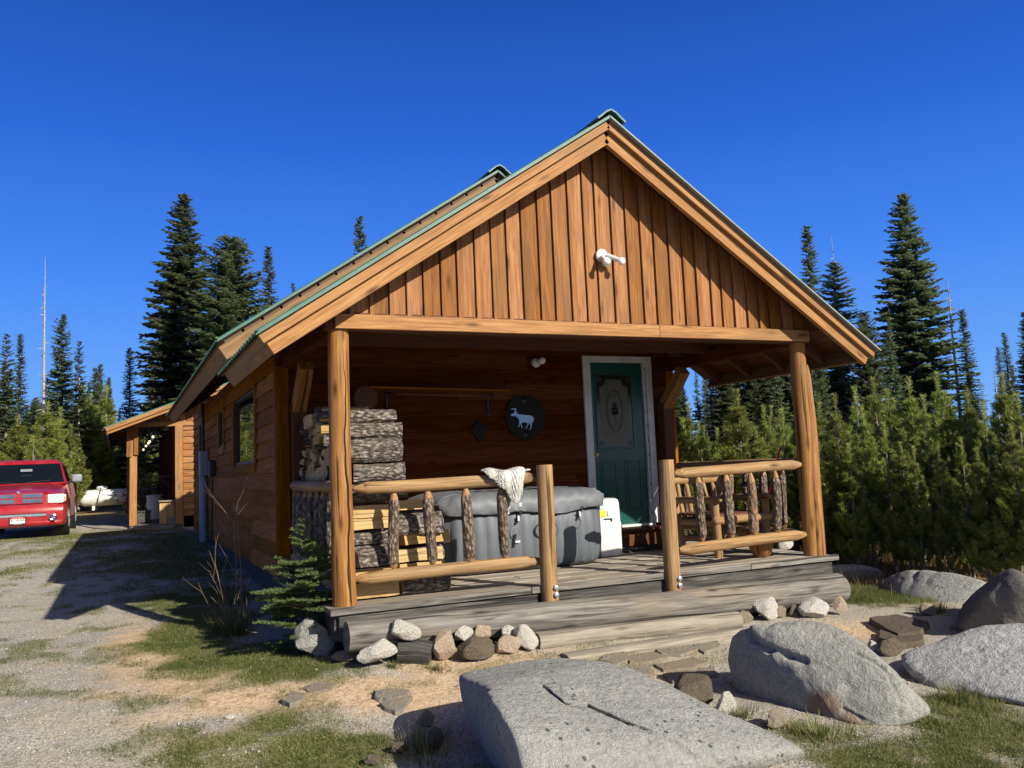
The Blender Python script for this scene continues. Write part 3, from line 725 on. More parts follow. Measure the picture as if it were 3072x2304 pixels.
# ------------------------------------------------------------------ things on the walls
def parts(root,mb,name,mat,smooth=None,bevel=0,parent=None):
    me=mb.mesh(name,mat,smooth); me.transform(Matrix.Translation(-root.location)); o=link(name,me,parent or root)
    if bevel:
        b=o.modifiers.new('bevel','BEVEL'); b.width=bevel; b.segments=2; b.limit_method='ANGLE'
    return o
# security light with two lamp heads
lx,lz=2.47,2.955; t=empty('security_light',(lx,-.06,lz),'white twin headed security light on the gable boards','light fixture')
mb=MB(); mb.lathe((lx,-.075,lz),[(0,.0),(.062,0),(.062,-.018),(.045,-.03),(0,-.032)],24,(0,1,0)); parts(t,mb,'base_plate',M_white,40)
for (dx,dz,hx_,hz_) in ((-.02,-.02,-.035,-.075),(.04,.0,.115,-.065)):
    a=vec((lx+dx,-.11,lz+dz)); b=vec((lx+hx_,-.20,lz+hz_)); m_=a.lerp(b,.5); d=(b-a).normalized()
    mb=MB(); mb.tube([vec((lx+dx*.4,-.09,lz)),a],[.012,.012],8); h=parts(t,mb,'lamp_arm',M_white,40)
    mb=MB(); mb.tube([a,a+d*.01,m_,b],[.012,.021,.022,.023],14); h=parts(t,mb,'lamp_head',M_white,40)
    mb=MB(); mb.lathe(b,[(.020,-.005),(.030,.008),(.037,.026),(.033,.044),(.018,.056),(0,.060)],18,tuple(d)); parts(t,mb,'bulb',M_bulboff,60,parent=h)
mb=MB(); mb.lathe((lx+.02,-.12,lz-.075),[(0,-.03),(.035,-.03),(.042,0),(.042,.03),(.03,.045),(0,.045)],16,(.15,-.5,.8)); parts(t,mb,'motion_sensor',plain('grey lens plastic',(.42,.43,.36),.3),40)
# porch bulb
t=empty('porch_light',(2.99,D-.02,2.285),'round bare bulb porch light on the dark wall left of the door','light fixture')
mb=MB(); mb.lathe((2.965,D-.02,2.275),[(0,0),(.062,0),(.058,-.02),(.04,-.035),(0,-.036)],20,(0,1,0)); parts(t,mb,'base',M_white,40)
mb=MB(); mb.lathe((2.99,D-.06,2.285),[(.015,.0),(.03,.02),(.042,.045),(.042,.065),(.03,.088),(0,.098)],20,(.3,-1,.1)); parts(t,mb,'bulb',M_bulboff,60)
# shelf on black brackets
t=empty('wall_shelf',(1.65,D-.12,1.95),'long dark plank shelf on two black brackets','shelf')
mb=MB(); mb.beam((.84,D-.13,1.955),(2.50,D-.13,1.915),.24,.022,(0,0,1),.5); parts(t,mb,'shelf_board',M_sidingL,bevel=.003)
mb=MB(); mb.beam((1.12,D-.22,1.88),(2.36,D-.22,1.845),.022,.022,(0,0,1),.9); parts(t,mb,'rail_rod',M_soffit)
for x,zz in ((1.09,1.91),(2.31,1.875)):
    mb=MB(); mb.beam((x,D-.025,zz),(x,D-.025,zz-.23),.022,.012,(0,1,0)); mb.beam((x,D-.02,zz-.005),(x,D-.24,zz-.005),.022,.012,(0,0,1)); mb.beam((x,D-.03,zz-.2),(x,D-.21,zz-.01),.012,.012,(0,0,1)); parts(t,mb,'bracket',M_black)
# round plate with elk silhouette
ecx,ecz=2.785,1.620
t=empty('elk_plaque',(ecx,D-.03,ecz),'round dark wall plaque with a pale blue elk silhouette','wall plaque')
mb=MB(); rs=random.Random(2)
mb.prism([(ecx+.262*(1+.02*math.sin(3*a+1)+.012*math.sin(7*a))*math.cos(a),ecz+.268*(1+.02*math.sin(3*a+1)+.012*math.sin(7*a))*math.sin(a)) for a in np.linspace(0,2*PI,49)[:-1]],(0,D-.045,0),(1,0,0),(0,0,1),(0,1,0),.02,.5); parts(t,mb,'disc',M_disc,bevel=.004)
for dz in (.20,-.205):
    mb=MB(); mb.lathe((ecx-.01,D-.045,ecz+dz),[(0,-.02),(.018,-.018),(.036,-.006),(.042,0),(0,0)],18,(0,1,0)); parts(t,mb,'stud',M_black,40)
# elk outline traced in (px of a 2212 wide crop)
elk=[(1778,350),(1790,338),(1808,332),(1822,322),(1832,318),(1850,316),(1856,322),(1840,328),(1850,336),(1885,344),(1925,348),(1960,352),(2000,356),(2020,366),(2032,385),(2034,408),(2024,425),(2016,442),(2010,462),(2008,485),(2000,505),(1994,514),(1986,510),(1998,486),(1998,462),(1990,440),(1982,438),(1974,455),(1962,480),(1950,500),(1943,498),(1956,472),(1966,448),(1964,436),(1935,432),(1905,430),(1898,440),(1900,465),(1910,492),(1904,496),(1894,478),(1888,450),(1884,442),(1878,460),(1870,485),(1860,484),(1872,452),(1876,425),(1868,398),(1852,378),(1832,362),(1808,362),(1790,362)]
def elkp(p):
    q=aty(1050+p[0]*.27125,1150+p[1]*.27125,D-.05); return (q.x,q.z)
mb=MB(); mb.prism([elkp(p) for p in elk],(0,D-.049,0),(1,0,0),(0,0,1),(0,1,0),.004,.5)
ant=[(1822,322),(1836,300),(1838,276),(1800,276),(1780,284),(1776,292),(1798,288),(1822,290),(1820,304),(1812,326)]
e_=parts(t,mb,'elk_figure',M_elk)
mb=MB(); mb.prism([elkp(p) for p in ant],(0,D-.0525,0),(1,0,0),(0,0,1),(0,1,0),.004,.5); parts(t,mb,'antlers',M_elk,parent=e_)
mb=MB(); mb.prism([(2.085,1.47),(2.185,1.325),(2.285,1.475),(2.178,1.608)],(0,D-.045,0),(1,0,0),(0,0,1),(0,1,0),.018,.5); simple(mb,'diamond_plaque',M_disc,'small black diamond shaped plaque left of the elk disc','wall plaque',bevel=.003)
# disc leaning on the wood pile top (log round)
mb=MB(); mb.lathe((.78,D-.30,1.83),[(0,0),(.13,.0),(.135,.03),(.13,.06),(0,.06)],20,(0,1,0)); simple(mb,'log_round',M_trimdk,'dim round slice of wood above the firewood beside the shelf','wood slice',smooth=40)
# conduit and meter on the left wall
t=empty('electric_meter',(XL-.08,10.3,.0),'grey electric box on a conduit down the brown side wall','electric meter')
mb=MB(); mb.box((XL-.10,10.3,1.36),(.14,.34,.46),.5); parts(t,mb,'meter_box',M_greypaint,bevel=.01)
mb=MB(); mb.tube([(XL-.10,10.3,-.1),(XL-.10,10.3,1.15)],[.075,.075],14); parts(t,mb,'conduit',M_greypaint,40)
mb=MB(); mb.tube([(XL-.10,10.3,1.58),(XL-.10,10.3,2.5)],[.03,.03],10); parts(t,mb,'mast',M_black,40)
t=empty('hanging_rod',(XL-.07,8.9,.0),'thin dark rod with a looped top leaning on the side wall','rod')
mb=MB(); mb.tube([(XL-.09,8.95,-.1),(XL-.08,8.9,.6),(XL-.07,8.88,1.2)],[.022,.018,.018],8,wob=.1); parts(t,mb,'rod',M_black,40)
mb=MB(); mb.beam((XL-.08,8.88,1.1),(XL-.08,8.88,1.38),.10,.2,(0,1,0),.5); parts(t,mb,'bracket_box',M_black,bevel=.02)
# ------------------------------------------------------------------ hot tub
TX0,TX1,TY0,TY1=1.20,3.02,.93,2.25; TH=.60
def rrect(x0,x1,y0,y1,r,step=.031):
    """points round a rounded rectangle with arclength and normal"""
    pts=[];L=0
    segs=[((x0+r,y0),(x1-r,y0),(0,-1)),('a',(x1-r,y0+r),-PI/2),((x1,y0+r),(x1,y1-r),(1,0)),('a',(x1-r,y1-r),0),((x1-r,y1),(x0+r,y1),(0,1)),('a',(x0+r,y1-r),PI/2),((x0,y1-r),(x0,y0+r),(-1,0)),('a',(x0+r,y0+r),PI)]
    for s_ in segs:
        if s_[0]=='a':
            n=max(3,int(r*PI/2/step))
            for i in range(n):
                a=s_[2]+PI/2*i/n; pts.append((s_[1][0]+r*math.cos(a),s_[1][1]+r*math.sin(a),math.cos(a),math.sin(a),L+r*PI/2*i/n))
            L+=r*PI/2
        else:
            (a,b,nn)=s_; l=math.hypot(b[0]-a[0],b[1]-a[1]); n=max(1,int(l/step))
            for i in range(n): pts.append((a[0]+(b[0]-a[0])*i/n,a[1]+(b[1]-a[1])*i/n,nn[0],nn[1],L+l*i/n))
            L+=l
    return pts,L
tub=empty('hot_tub',((TX0+TX1)/2,(TY0+TY1)/2,0),'grey inflatable hot tub with a strapped on vinyl cover','hot tub')
pts,L=rrect(TX0,TX1,TY0,TY1,.30)
nseam=round(L/.125)
prof=[(0.0,-.16),(.012,-.08),(.05,-.025),(.12,0),(.25,.012),(.40,.010),(.52,0),(.58,-.03),(.60,-.09)]
vs=[];fs=[];n=len(pts)
for (z,o) in prof:
    for (x,y,nx_,ny_,l) in pts:
        ph=(l/L*nseam)%1; b=.020*(abs(math.sin(PI*ph))**.5-1)
        b*=min(1,z/.05)*min(1,(.6-z)/.06+.2)
        vs.append((x+nx_*(o+b),y+ny_*(o+b),z))
for k in range(len(prof)-1):
    for j in range(n): fs.append((k*n+j,k*n+(j+1)%n,(k+1)*n+(j+1)%n,(k+1)*n+j))
fs.append(tuple(range((len(prof)-1)*n,len(prof)*n)))
mb=MB(); mb.add(vs,fs,None,.5); parts(tub,mb,'tub_wall',M_tub,35)
# cover: crumpled skirt and low dome
pts,L=rrect(TX0-.03,TX1+.03,TY0-.03,TY1+.03,.31,.022)
n=len(pts); cx_,cy_=(TX0+TX1)/2,(TY0+TY1)/2
prof=[(.0,.575),(.012,.60),(.016,.66),(.006,.70),(-.03,.735),(-.10,.765),(-.2,.785),(-.35,.795),(-.5,.80)]
vs=[];fs=[]
rs=np.random.default_rng(3); A=rs.uniform(0,6.28,12)
for k,(o,z) in enumerate(prof):
    for (x,y,nx_,ny_,l) in pts:
        wr=.55*math.sin(l*31+A[0]+z*30)+.5*math.sin(l*47+A[1]-z*55)+.6*math.sin(l*13+A[2]+z*18)+.35*math.sin(l*83+A[3]+z*40)
        amp=.010 if k<6 else .006
        zz=z+wr*amp*(.6 if k>2 else .25)+(.018*math.sin(l*4.5+A[4])+.012*math.sin(l*9+A[5]) if k==0 else 0)
        oo=o+wr*amp*(1.0 if k<5 else .2)
        vs.append((x+nx_*oo,y+ny_*oo,zz))
for k in range(len(prof)-1):
    for j in range(n): fs.append((k*n+j,k*n+(j+1)%n,(k+1)*n+(j+1)%n,(k+1)*n+j))
fs.append(tuple(range((len(prof)-1)*n,len(prof)*n)))
mb=MB(); mb.add(vs,fs,None,.5); parts(tub,mb,'cover',M_cover,60)
# rim shadow gap ring
for x in (1.93,2.62):
    y=TY0-.028
    mb=MB(); mb.beam((x+.06,y-.012,.60),(x,y+.005,.47),.022,.006,(0,-1,0)); st=parts(tub,mb,'strap',M_black)
    mb=MB(); mb.box((x+.02,y-.012,.525),(.022,.016,.05)); parts(tub,mb,'buckle',M_whiteplas,bevel=.004,parent=st)
for x in (1.93,2.62):
    mb=MB(); mb.lathe((x-.005,TY0+.004,.38 if x<2 else .44),[(.058,0),(.060,-.010),(.052,-.013),(.050,-.006),(0,-.006)],24,(0,1,0)); parts(tub,mb,'strap_anchor',M_tub,40)
    if x<2:
        mb=MB(); mb.beam((x-.012,TY0-.03,.375),(x-.03,TY0-.015,.25),.022,.006,(0,-1,0)); parts(tub,mb,'strap',M_black); mb=MB(); mb.box((x+.005,TY0-.03,.30),(.05,.014,.02)); parts(tub,mb,'buckle',M_whiteplas)
mb=MB(); mb.prism([(2.265+.122*math.cos(a),.385+.085*math.sin(a)) for a in np.linspace(0,2*PI,41)[:-1]],(0,TY0-.024,0),(1,0,0),(0,0,1),(0,1,0),.02,.5); lg=parts(tub,mb,'logo_badge',M_tub,bevel=.003)
def text(body,size,loc,mat,parent,root,rz=0,name='lettering',ext=.0015,sx=1,bold=0):
    c=bpy.data.curves.new(name,'FONT'); c.body=body; c.size=size; c.align_x='CENTER'; c.align_y='CENTER'; c.extrude=ext; c.offset=bold
    o=bpy.data.objects.new('tmp_text',c); COL.objects.link(o)
    dg=bpy.context.evaluated_depsgraph_get(); me=bpy.data.meshes.new_from_object(o.evaluated_get(dg)); bpy.data.objects.remove(o,do_unlink=True)
    me.transform(Matrix.Translation(vec(loc)-root.location)@Matrix.Rotation(rz,4,'Z')@Matrix.Rotation(PI/2,4,'X')@Matrix.Diagonal((sx,1,1,1)))
    me.materials.clear(); me.materials.append(mat); return link(name,me,parent)
text('SaluSpa',.050,(2.265,TY0-.0262,.385),M_whiteplas,lg,tub,bold=.001)
mb=MB(); mb.prism([(2.265+.131*math.cos(a),.385+.094*math.sin(a)) for a in np.linspace(0,2*PI,41)[:-1]],(0,TY0-.021,0),(1,0,0),(0,0,1),(0,1,0),.01,.5); parts(tub,mb,'badge_ring',M_black)
# pump unit
t=empty('spa_pump',(3.36,1.62,0),'white plastic spa pump unit with yellow label right of the tub','pump')
pw=[(-.16,-.17),(.05,-.17),(.12,-.14),(.16,-.05),(.165,.1),(.14,.17),(-.16,.17)]
mb=MB(); N=len(pw); zz=[0,.02,.36,.375,.40,.58,.62,.635]; sc=[.97,1.03,1.04,1.0,1.0,.97,.90,.75]; vs=[];fs=[]
for z,s_ in zip(zz,sc):
    for p in pw: vs.append((3.36+p[0]*s_,1.62+p[1]*s_,z))
for k in range(len(zz)-1):
    for j in range(N): fs.append((k*N+j,k*N+(j+1)%N,(k+1)*N+(j+1)%N,(k+1)*N+j))
fs+=[tuple(range((len(zz)-1)*N,len(zz)*N)),tuple(range(N-1,-1,-1))]
mb.add(vs,fs,None,.5); parts(t,mb,'housing',M_whiteplas,30,bevel=.006)
mb=MB(); mb.box((3.24,1.443,.475),(.085,.006,.065)); parts(t,mb,'warning_label',M_yellow)
mb=MB(); mb.box((3.325,1.443,.475),(.05,.006,.055)); parts(t,mb,'info_label',M_bluelabel)
mb=MB(); mb.box((3.24,1.443,.555),(.07,.006,.05)); parts(t,mb,'info_label',M_bluelabel)
mb=MB(); mb.box((3.30,1.441,.415),(.10,.008,.012)); mb.box((3.345,1.441,.398),(.012,.008,.03)); parts(t,mb,'latch_handle',M_black)
# rubber mat before the door
mb=MB(); mb.box((4.05,1.92,.008),(.8,.5,.012))
for i in range(11):
    for k in range(6): mb.lathe((3.70+i*.07,1.72+k*.08,.0145),[(.026,0),(.026,.006),(.018,.006),(.018,0)],8)
simple(mb,'door_mat',M_rubber,'black rubber ring mat on the deck before the green door','door mat')
# ------------------------------------------------------------------ firewood
def split_log(p0,p1,r,shape,seed,flat=1.,kinds=None):
    """one piece of firewood from p0 to p1: polygon section with bark on some sides"""
    rs=random.Random(seed); p0=vec(p0);p1=vec(p1); d=(p1-p0).normalized(); L=(p1-p0).length
    up=vec((0,0,1)); s_=d.cross(up).normalized(); u=s_.cross(d)
    if shape=='round': ang=[2*PI*i/14 for i in range(14)]; pts=[(math.cos(a)*(1+rs.uniform(-.06,.06)),math.sin(a)*flat*(1+rs.uniform(-.06,.06))) for a in ang]; br=[1]*14
    elif shape=='half':
        n=9; pts=[(math.cos(PI*i/n),math.sin(PI*i/n)*1.15*flat-.45) for i in range(n+1)]; br=[1]*n+[0]
    elif shape=='halfdown':
        n=9; pts=[(math.cos(PI*i/n+PI),math.sin(PI*i/n+PI)*1.15*flat+.45) for i in range(n+1)]; br=[1]*n+[0]
    elif shape=='wedge': # bark behind, split faces in front
        pts=[(-1,-.55),(.9,-.75),(1.0,.5),(.2,.75),(-.9,.6)]; br=[0,1,1,0,0]
    elif shape=='wedgefront': # split face towards -s
        pts=[(-.95,-.7),(.85,-.6),(1.0,.3),(.5,.75),(-.85,.65)]; br=[0,1,1,1,0]
    elif shape=='barkfront':
        pts=[(-1.0,-.45),(-.6,-.75),(.8,-.6),(.95,.6),(-.5,.8),(-1.0,.4),(-1.1,0)]; br=[1,0,0,0,1,1,1]
    if shape in('wedgefront','barkfront','wedge'): pts=[(-a,b) for a,b in pts][::-1]; br=(br[::-1][1:]+br[::-1][:1])
    br=[.70*q for q in br]
    n=len(pts); rot=rs.uniform(-.30,.30) if shape in('wedge','half','halfdown') else rs.uniform(-.2,.2); c,sn=math.cos(rot),math.sin(rot)
    pts=[(a*c-b*sn,a*sn+b*c) for a,b in pts]
    seg=7; mb=MB(); t=rs.random(); go=vec((rs.uniform(0,60),rs.uniform(0,60),rs.uniform(0,60)))
    ph=[rs.uniform(0,6) for _ in range(4)]
    ring=[]
    for k in range(seg+1):
        l=L*k/seg; rr=[]
        cut0=rs.uniform(-.01,.01) if 0<k<seg else 0
        for i,(a,b) in enumerate(pts):
            w_=1+.05*math.sin(l*9+ph[i%4])+.035*rs.uniform(-1,1)
            slant=(a*.03*math.sin(ph[0]) if k in (0,seg) else 0)
            rr.append(p0+d*(l+slant)+s_*(a*r*w_)+u*(b*r*w_))
        ring.append(rr)
    for i in range(n):
        j=(i+1)%n; vs=[];gs=[]
        for k in range(seg+1):
            for q in (i,j): vs.append(ring[k][q]); gs.append(go+vec((L*k/seg,pts[q][0]*r,pts[q][1]*r)))
        mb.add(vs,[(2*k,2*k+1,2*k+3,2*k+2) for k in range(seg)],gs,t,br[i])
    for k,rv in ((0,True),(seg,False)):
        f=list(range(n)); mb.add(ring[k],[tuple(f[::-1] if rv else f)],[go+vec((pts[q][0]*r*.3,pts[q][0]*r,pts[q][1]*r*.5)) for q in f],t,0)
    return mb
def woodpiece(*a,label,group='split firewood stacked on the deck',**k):
    mb=split_log(*a,**k); return simple(mb,'firewood_log',M_split,label,'firewood',group)
# front column seen through and above the left railing: (x0,x1,zlo,zhi,shape,label)
FC=[(.10,.50,1.445,1.56,'round','top bark covered log of the firewood stack beside the porch post'),
 (.09,.585,1.31,1.445,'barkfront','long grey bark log, second from the top of the firewood stack'),
 (.09,.575,1.11,1.31,'barkfront','thick bark log with a pale patch, third from the top of the stack'),
 (.155,.60,.945,1.11,'barkfront','dark barked log poking out of the stack above the top rail'),
 (.10,.59,.80,.94,'barkfront','bark log with yellow end lying just behind the top rail'),
 (.09,.44,.665,.775,'wedgefront','split log with bark top edge, upper left of the stack behind the railing'),
 (.10,.43,.55,.665,'wedgefront','bright yellow split log, left column under the bark topped one'),
 (.11,.44,.43,.545,'round','small round bark log, left column halfway up behind the railing'),
 (.12,.44,.27,.43,'half','half round bark log, left column above the low split piece'),
 (.12,.46,.155,.27,'wedgefront','yellow split log half hidden by the bottom rail'),
 (.10,.51,.01,.145,'wedgefront','lowest left firewood log, yellow split face with bark top, on the deck'),
 (.53,.95,.01,.15,'barkfront','lowest right firewood log, dark bark, on the deck'),
 (.50,.90,.155,.26,'wedgefront','thin yellow split piece in the right column by the bottom rail'),
 (.49,.89,.265,.39,'wedgefront','bright yellow split log in the right column between two spindles'),
 (.53,.94,.40,.52,'wedgefront','pale yellow split log, right column under the half round one'),
 (.51,.92,.53,.68,'half','reddish bark half log near the top of the right column'),
 (.48,.79,.69,.785,'wedgefront','topmost yellow split piece of the right column under the top rail')]
k=0
for (x0,x1,z0,z1,sh,lb) in FC:
    r=(z1-z0)/2*(1.0 if sh=='round' else 1.28); zc=(z0+z1)/2
    if sh=='half': r=(z1-z0)/1.15; zc=z0+.45*r
    woodpiece((x0,.24+random.Random(k).uniform(-.012,.012),zc),(x1,.245,zc+.003),r if sh!='half' else r,sh,40+k,label=lb); k+=1
# rows behind: ends seen from the left between post and cabin corner
k=100
for c in range(14):
    y=.40+c*.135; z=.01; rs=random.Random(900+c); top=(1.30 if c<5 else 1.52)+.08*math.sin(c*1.3)-(.30 if c>12 else 0)
    while z<top:
        h=rs.uniform(.09,.165); sh=rs.choice(['half','wedge','halfdown','round','wedge','half'])
        r=h/2*(.98 if sh=='round' else 1.15)
        x0=.10+rs.uniform(-.035,.03)
        yy=y+rs.uniform(-.02,.02)
        woodpiece((x0,yy,z+h/2),(x0+.42,yy,z+h/2),r,sh,k,label='firewood piece in the shaded stack behind the porch post, end grain facing left'); k+=1
        z+=h*.93
for c in range(3):
    y=.39+c*.14; z=.01; rs=random.Random(700+c)
    while z<.66:
        h=rs.uniform(.10,.16); sh=rs.choice(['half','wedge','round']); r=h/2*1.1
        woodpiece((.53,y,z+h/2),(.94,y,z+h/2),r,sh,k,label='firewood piece in the low second column behind the railing'); k+=1; z+=h*.93
# ------------------------------------------------------------------ towel over the rail
M_towel=plain('knotted white cotton',(.46,.455,.42),.9,30,1.0,var=.3)
def towel():
    # fold line runs over the rail; front flap is a triangle, back flap hangs behind
    t=empty('towel',(1.47,0,.97),'off white knotted bath towel draped over the rail','towel')
    def sheet(fn,nu,nv,th=.012):
        V=[];rs=np.random.default_rng(1)
        for i in range(nu+1):
            for j in range(nv+1):
                V.append(fn(i/nu,j/nv))
        V=np.array(V); fs=[(i*(nv+1)+j,(i+1)*(nv+1)+j,(i+1)*(nv+1)+j+1,i*(nv+1)+j+1) for i in range(nu) for j in range(nv)]
        return V,fs
    def front(u,v):
        # u along the rail, v down the front
        x=1.20+.40*u; k=.06+.94*u if u<.72 else 1-.9*(u-.72)/.28
        top=1.0+.012*math.sin(u*9); ln=.03+.20*max(.02,min(u/.72,1))*(1 if u<.72 else max(.35,1-(u-.72)*1.1))
        a=min(1,v*2.6)*PI/2
        y=-.060*math.sin(a)-.008-.012*math.sin(u*16+v*3); z=top-.055*(1-math.cos(a))-max(0,v-.38)/.62*ln
        x+=.10*v*(.6-u)*1.6+.02*v
        return (x,y,z)
    def back(u,v):
        x=1.36+.32*u+v*(.11-.30*u); a=min(1,v*2.6)*PI/2
        top=.998
        y=.060*math.sin(a)+.006+.014*math.sin(u*13+v*4)-.0*v; z=top-.055*(1-math.cos(a))-max(0,v-.38)/.62*(.32-.10*u)
        return (x,y,z)
    nb=[]
    for nm,fn,nu,nv in (('front_flap',front,66,40),('back_flap',back,52,52)):
        V,fs=sheet(fn,nu,nv)
        # knotted loops: raised bumps on every other vertex
        mb=MB(); P=[vec(p) for p in V]; 
        nrm=[vec((0,0,0)) for _ in P]
        for f in fs:
            n_=(P[f[1]]-P[f[0]]).cross(P[f[3]]-P[f[0]]); 
            for q in f: nrm[q]+=n_
        sg=-1 if nm=='front_flap' else 1
        out=[]
        for i,p in enumerate(P):
            n_=nrm[i].normalized(); 
            if n_.y*sg<0: n_=-n_
            a,b=divmod(i,nv+1); h=.010 if (a%2==0 and b%2==0) else (.004 if (a+b)%2 else 0)
            out.append(p+n_*(h+.004*math.sin(i*12.9898)))
        mb.add(out,fs,None,.5)
        o=parts(t,mb,nm,M_towel,80)
        s2=o.modifiers.new('thick','SOLIDIFY'); s2.thickness=.010
    mb=MB(); mb.box((1.60,.075,.70),(.022,.003,.03)); parts(t,mb,'care_tag',M_white); t.location.y-=.090; t.location.x-=.045
towel()
# ------------------------------------------------------------------ log chair, broom, rocks on deck
t=empty('log_bench',(4.1,.85,0),'rustic log bench with slatted seat behind the right railing','bench')
def lg(nm,a,b,r,seed,tip=0,k=0):
    mb=MB(); log(mb,a,b,r,r*.93,10,8,.05,seed,.5,k=k,tip0=tip,tip1=tip,rough=.008); parts(t,mb,nm,M_rail,50)
for x in (4.04,4.70): lg('leg',(x,.50,0),(x,.50,.58),.045,int(x*10)); lg('leg',(x,1.10,0),(x-.0,1.28,.84),.045,int(x*11)); lg('armrest',(x,.40,.60),(x,1.24,.58),.042,int(x*12),.05); lg('side_rail',(x,.45,.36),(x,1.18,.34),.038,int(x*13),.05)
lg('seat_rail',(3.98,.48,.385),(4.80,.48,.385),.048,5,.03); lg('seat_rail',(3.98,1.12,.36),(4.74,1.12,.36),.045,6,.04); lg('stretcher',(4.0,.50,.15),(4.75,.50,.17),.035,7,.04); lg('back_rail',(3.98,1.27,.79),(4.74,1.27,.79),.042,8,.05); lg('stretcher',(4.0,1.12,.16),(4.7,1.12,.16),.035,9,.04)
for i in range(5):
    x=4.12+i*.12; lg('back_spindle',(x,1.18,.40),(x,1.26,.77),.026,60+i,.03)
mb=MB()
for i in range(5):
    y=.55+i*.13; mb.beam((4.02,y,.435),(4.68,y,.435),.115,.03,(0,0,1))
parts(t,mb,'seat',M_soffit,bevel=.004)
mb=MB(); mb.tube([(4.42,.30,0.0),(4.40,.26,.06),(4.36,.22,.13),(4.34,.2,.2)],[.07,.10,.12,.12],14,.5,0,0,True,.06,5); simple(mb,'stump',M_peel,'flared varnished stump under the bottom rail of the right railing','stump',smooth=50)
t=empty('broom',(4.99,.62,0),'red handled broom leaning by the right porch post','broom')
mb=MB(); mb.tube([(4.70,.52,.42),(4.76,.26,1.12)],[.012,.012],8); parts(t,mb,'handle',M_red,40)
mb=MB(); mb.tube([(4.69,.56,.30),(4.70,.52,.42)],[.016,.014],8); parts(t,mb,'ferrule',M_whiteplas,40)
mb=MB(); mb.beam((4.67,.63,.0),(4.69,.56,.31),.16,.05,(0,1,0),.5,w1=.05,h1=.03); parts(t,mb,'bristles',M_slabgrey)
t=empty('cap',(4.3,.55,.66),'small dark cap with white rim lying on the bench arm','cap')
mb=MB(); mb.lathe((4.58,.62,.705),[(.075,0),(.072,.03),(.05,.055),(0,.065)],16); parts(t,mb,'crown',M_black,60)
mb=MB(); mb.lathe((4.58,.56,.702),[(.0,0),(.08,0),(.082,.006),(0,.008)],16); parts(t,mb,'brim',M_white,60)
# dark blue box behind the rail on the tub cover
# ------------------------------------------------------------------ rocks
def granite(name,base,dark,spot,spots=.5,stain=None,sc=1.0,tintc=None,mask=None):
    N=NT(name); tc=N.n('ShaderNodeTexCoord').outputs['Object']
    n1=N.noise(tc,2.2*sc,6,.6); n2=N.noise(tc,26*sc,6,.7); n3=N.noise(tc,95*sc,4,.7); v=N.voro(tc,120*sc)
    lv=N.voro(tc,17*sc).outputs['Distance']; patch=N.noise(tc,3.3*sc,3)
    c=N.mix(mapr(N,n2,.35,.65,0,1),dark,base)
    c=N.mix(mapr(N,n1,.35,.7,0,.45),c,tuple(x*1.25 for x in base))
    c=N.mix(mapr(N,v.outputs['Distance'],.28,.5,.0,.35),c,tuple(x*.45 for x in dark))
    li=N.math('MULTIPLY',mapr(N,lv,.16,.26,1,0),mapr(N,patch,.46,.56,0,1))
    c=N.mix(N.math('MULTIPLY',li,spots),c,spot)
    if stain:
        sn=N.noise(N.scale(tc,(1,1,2.0)),1.9*sc,4); c=N.mix(mapr(N,sn,.60,.72,0,.85),c,stain)
    if tintc: c=N.mix(mapr(N,N.noise(tc,5*sc,4),.45,.62,0,.8),c,tintc)
    if mask:
        Tm=N.attr('T').outputs['Fac']; c=N.mix(mapr(N,N.math('ADD',Tm,N.math('MULTIPLY',N.math('SUBTRACT',n2,.5),.9)),.4,.75,0,.8),c,mask)
    dk=N.noise(tc,5.5*sc,6,.7,.8); c=N.mix(mapr(N,dk,.56,.70,0,.4),c,tuple(x*.55 for x in dark))
    vn=N.voro(tc,7*sc,'DISTANCE_TO_EDGE').outputs['Distance']
    h=N.math('ADD',N.math('MULTIPLY',n2,1.6),N.math('ADD',N.math('MULTIPLY',n3,.8),N.math('MULTIPLY',dk,1.5)))
    return N.fin(c,.85,N.bump(h,1.0,.022),Specular__IOR__Level=.25)
G1=granite('smooth grey granite',(.50,.495,.465),(.31,.31,.29),(.11,.115,.115),1.0)
G2=granite('lichen speckled granite',(.52,.51,.46),(.29,.29,.265),(.16,.165,.155),.5,mask=(.25,.15,.095))
G3=granite('coarse pale granite',(.60,.60,.585),(.29,.295,.295),(.2,.2,.2),.3,sc=.8)
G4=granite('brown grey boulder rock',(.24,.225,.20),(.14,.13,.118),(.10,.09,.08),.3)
QZ=granite('white quartz',(.86,.83,.75),(.62,.58,.51),(.3,.25,.2),.3,sc=2.2)
QO=granite('rust stained quartz',(.74,.63,.51),(.52,.36,.22),(.3,.2,.1),.3,stain=(.50,.21,.06),sc=2.4)
RB=granite('brown field stone',(.24,.195,.145),(.13,.105,.08),(.12,.1,.08),.3,sc=2.0)
RT_=granite('pale tan stone',(.47,.39,.29),(.32,.26,.19),(.2,.17,.12),.3,sc=2.0)
FLG=granite('grey green flagstone',(.42,.39,.32),(.29,.265,.21),(.16,.15,.12),.3,sc=1.6,tintc=(.40,.30,.19))
def ico(sub):
    bm=bmesh.new(); bmesh.ops.create_icosphere(bm,subdivisions=sub,radius=1); V=np.array([v.co[:] for v in bm.verts]); Fc=np.array([[v.index for v in f.verts] for f in bm.faces]); bm.free(); return V,Fc
ICO={k:ico(k) for k in (2,3,4,5,6,7)}
def n3(P,s,seed,o=4):
    t=0;a=.5
    for i in range(o):
        q=P*s*2**i; t=t+a*(vnoise(q[:,0]+q[:,2]*.7,q[:,1]-q[:,2]*.43,1,seed+i)+vnoise(q[:,1]+17+q[:,0]*.3,q[:,2]+5-q[:,0]*.2,1,seed+9+i)-1); a*=.5
    return t
def HVC(pts): return [vec(q) for q in pts]
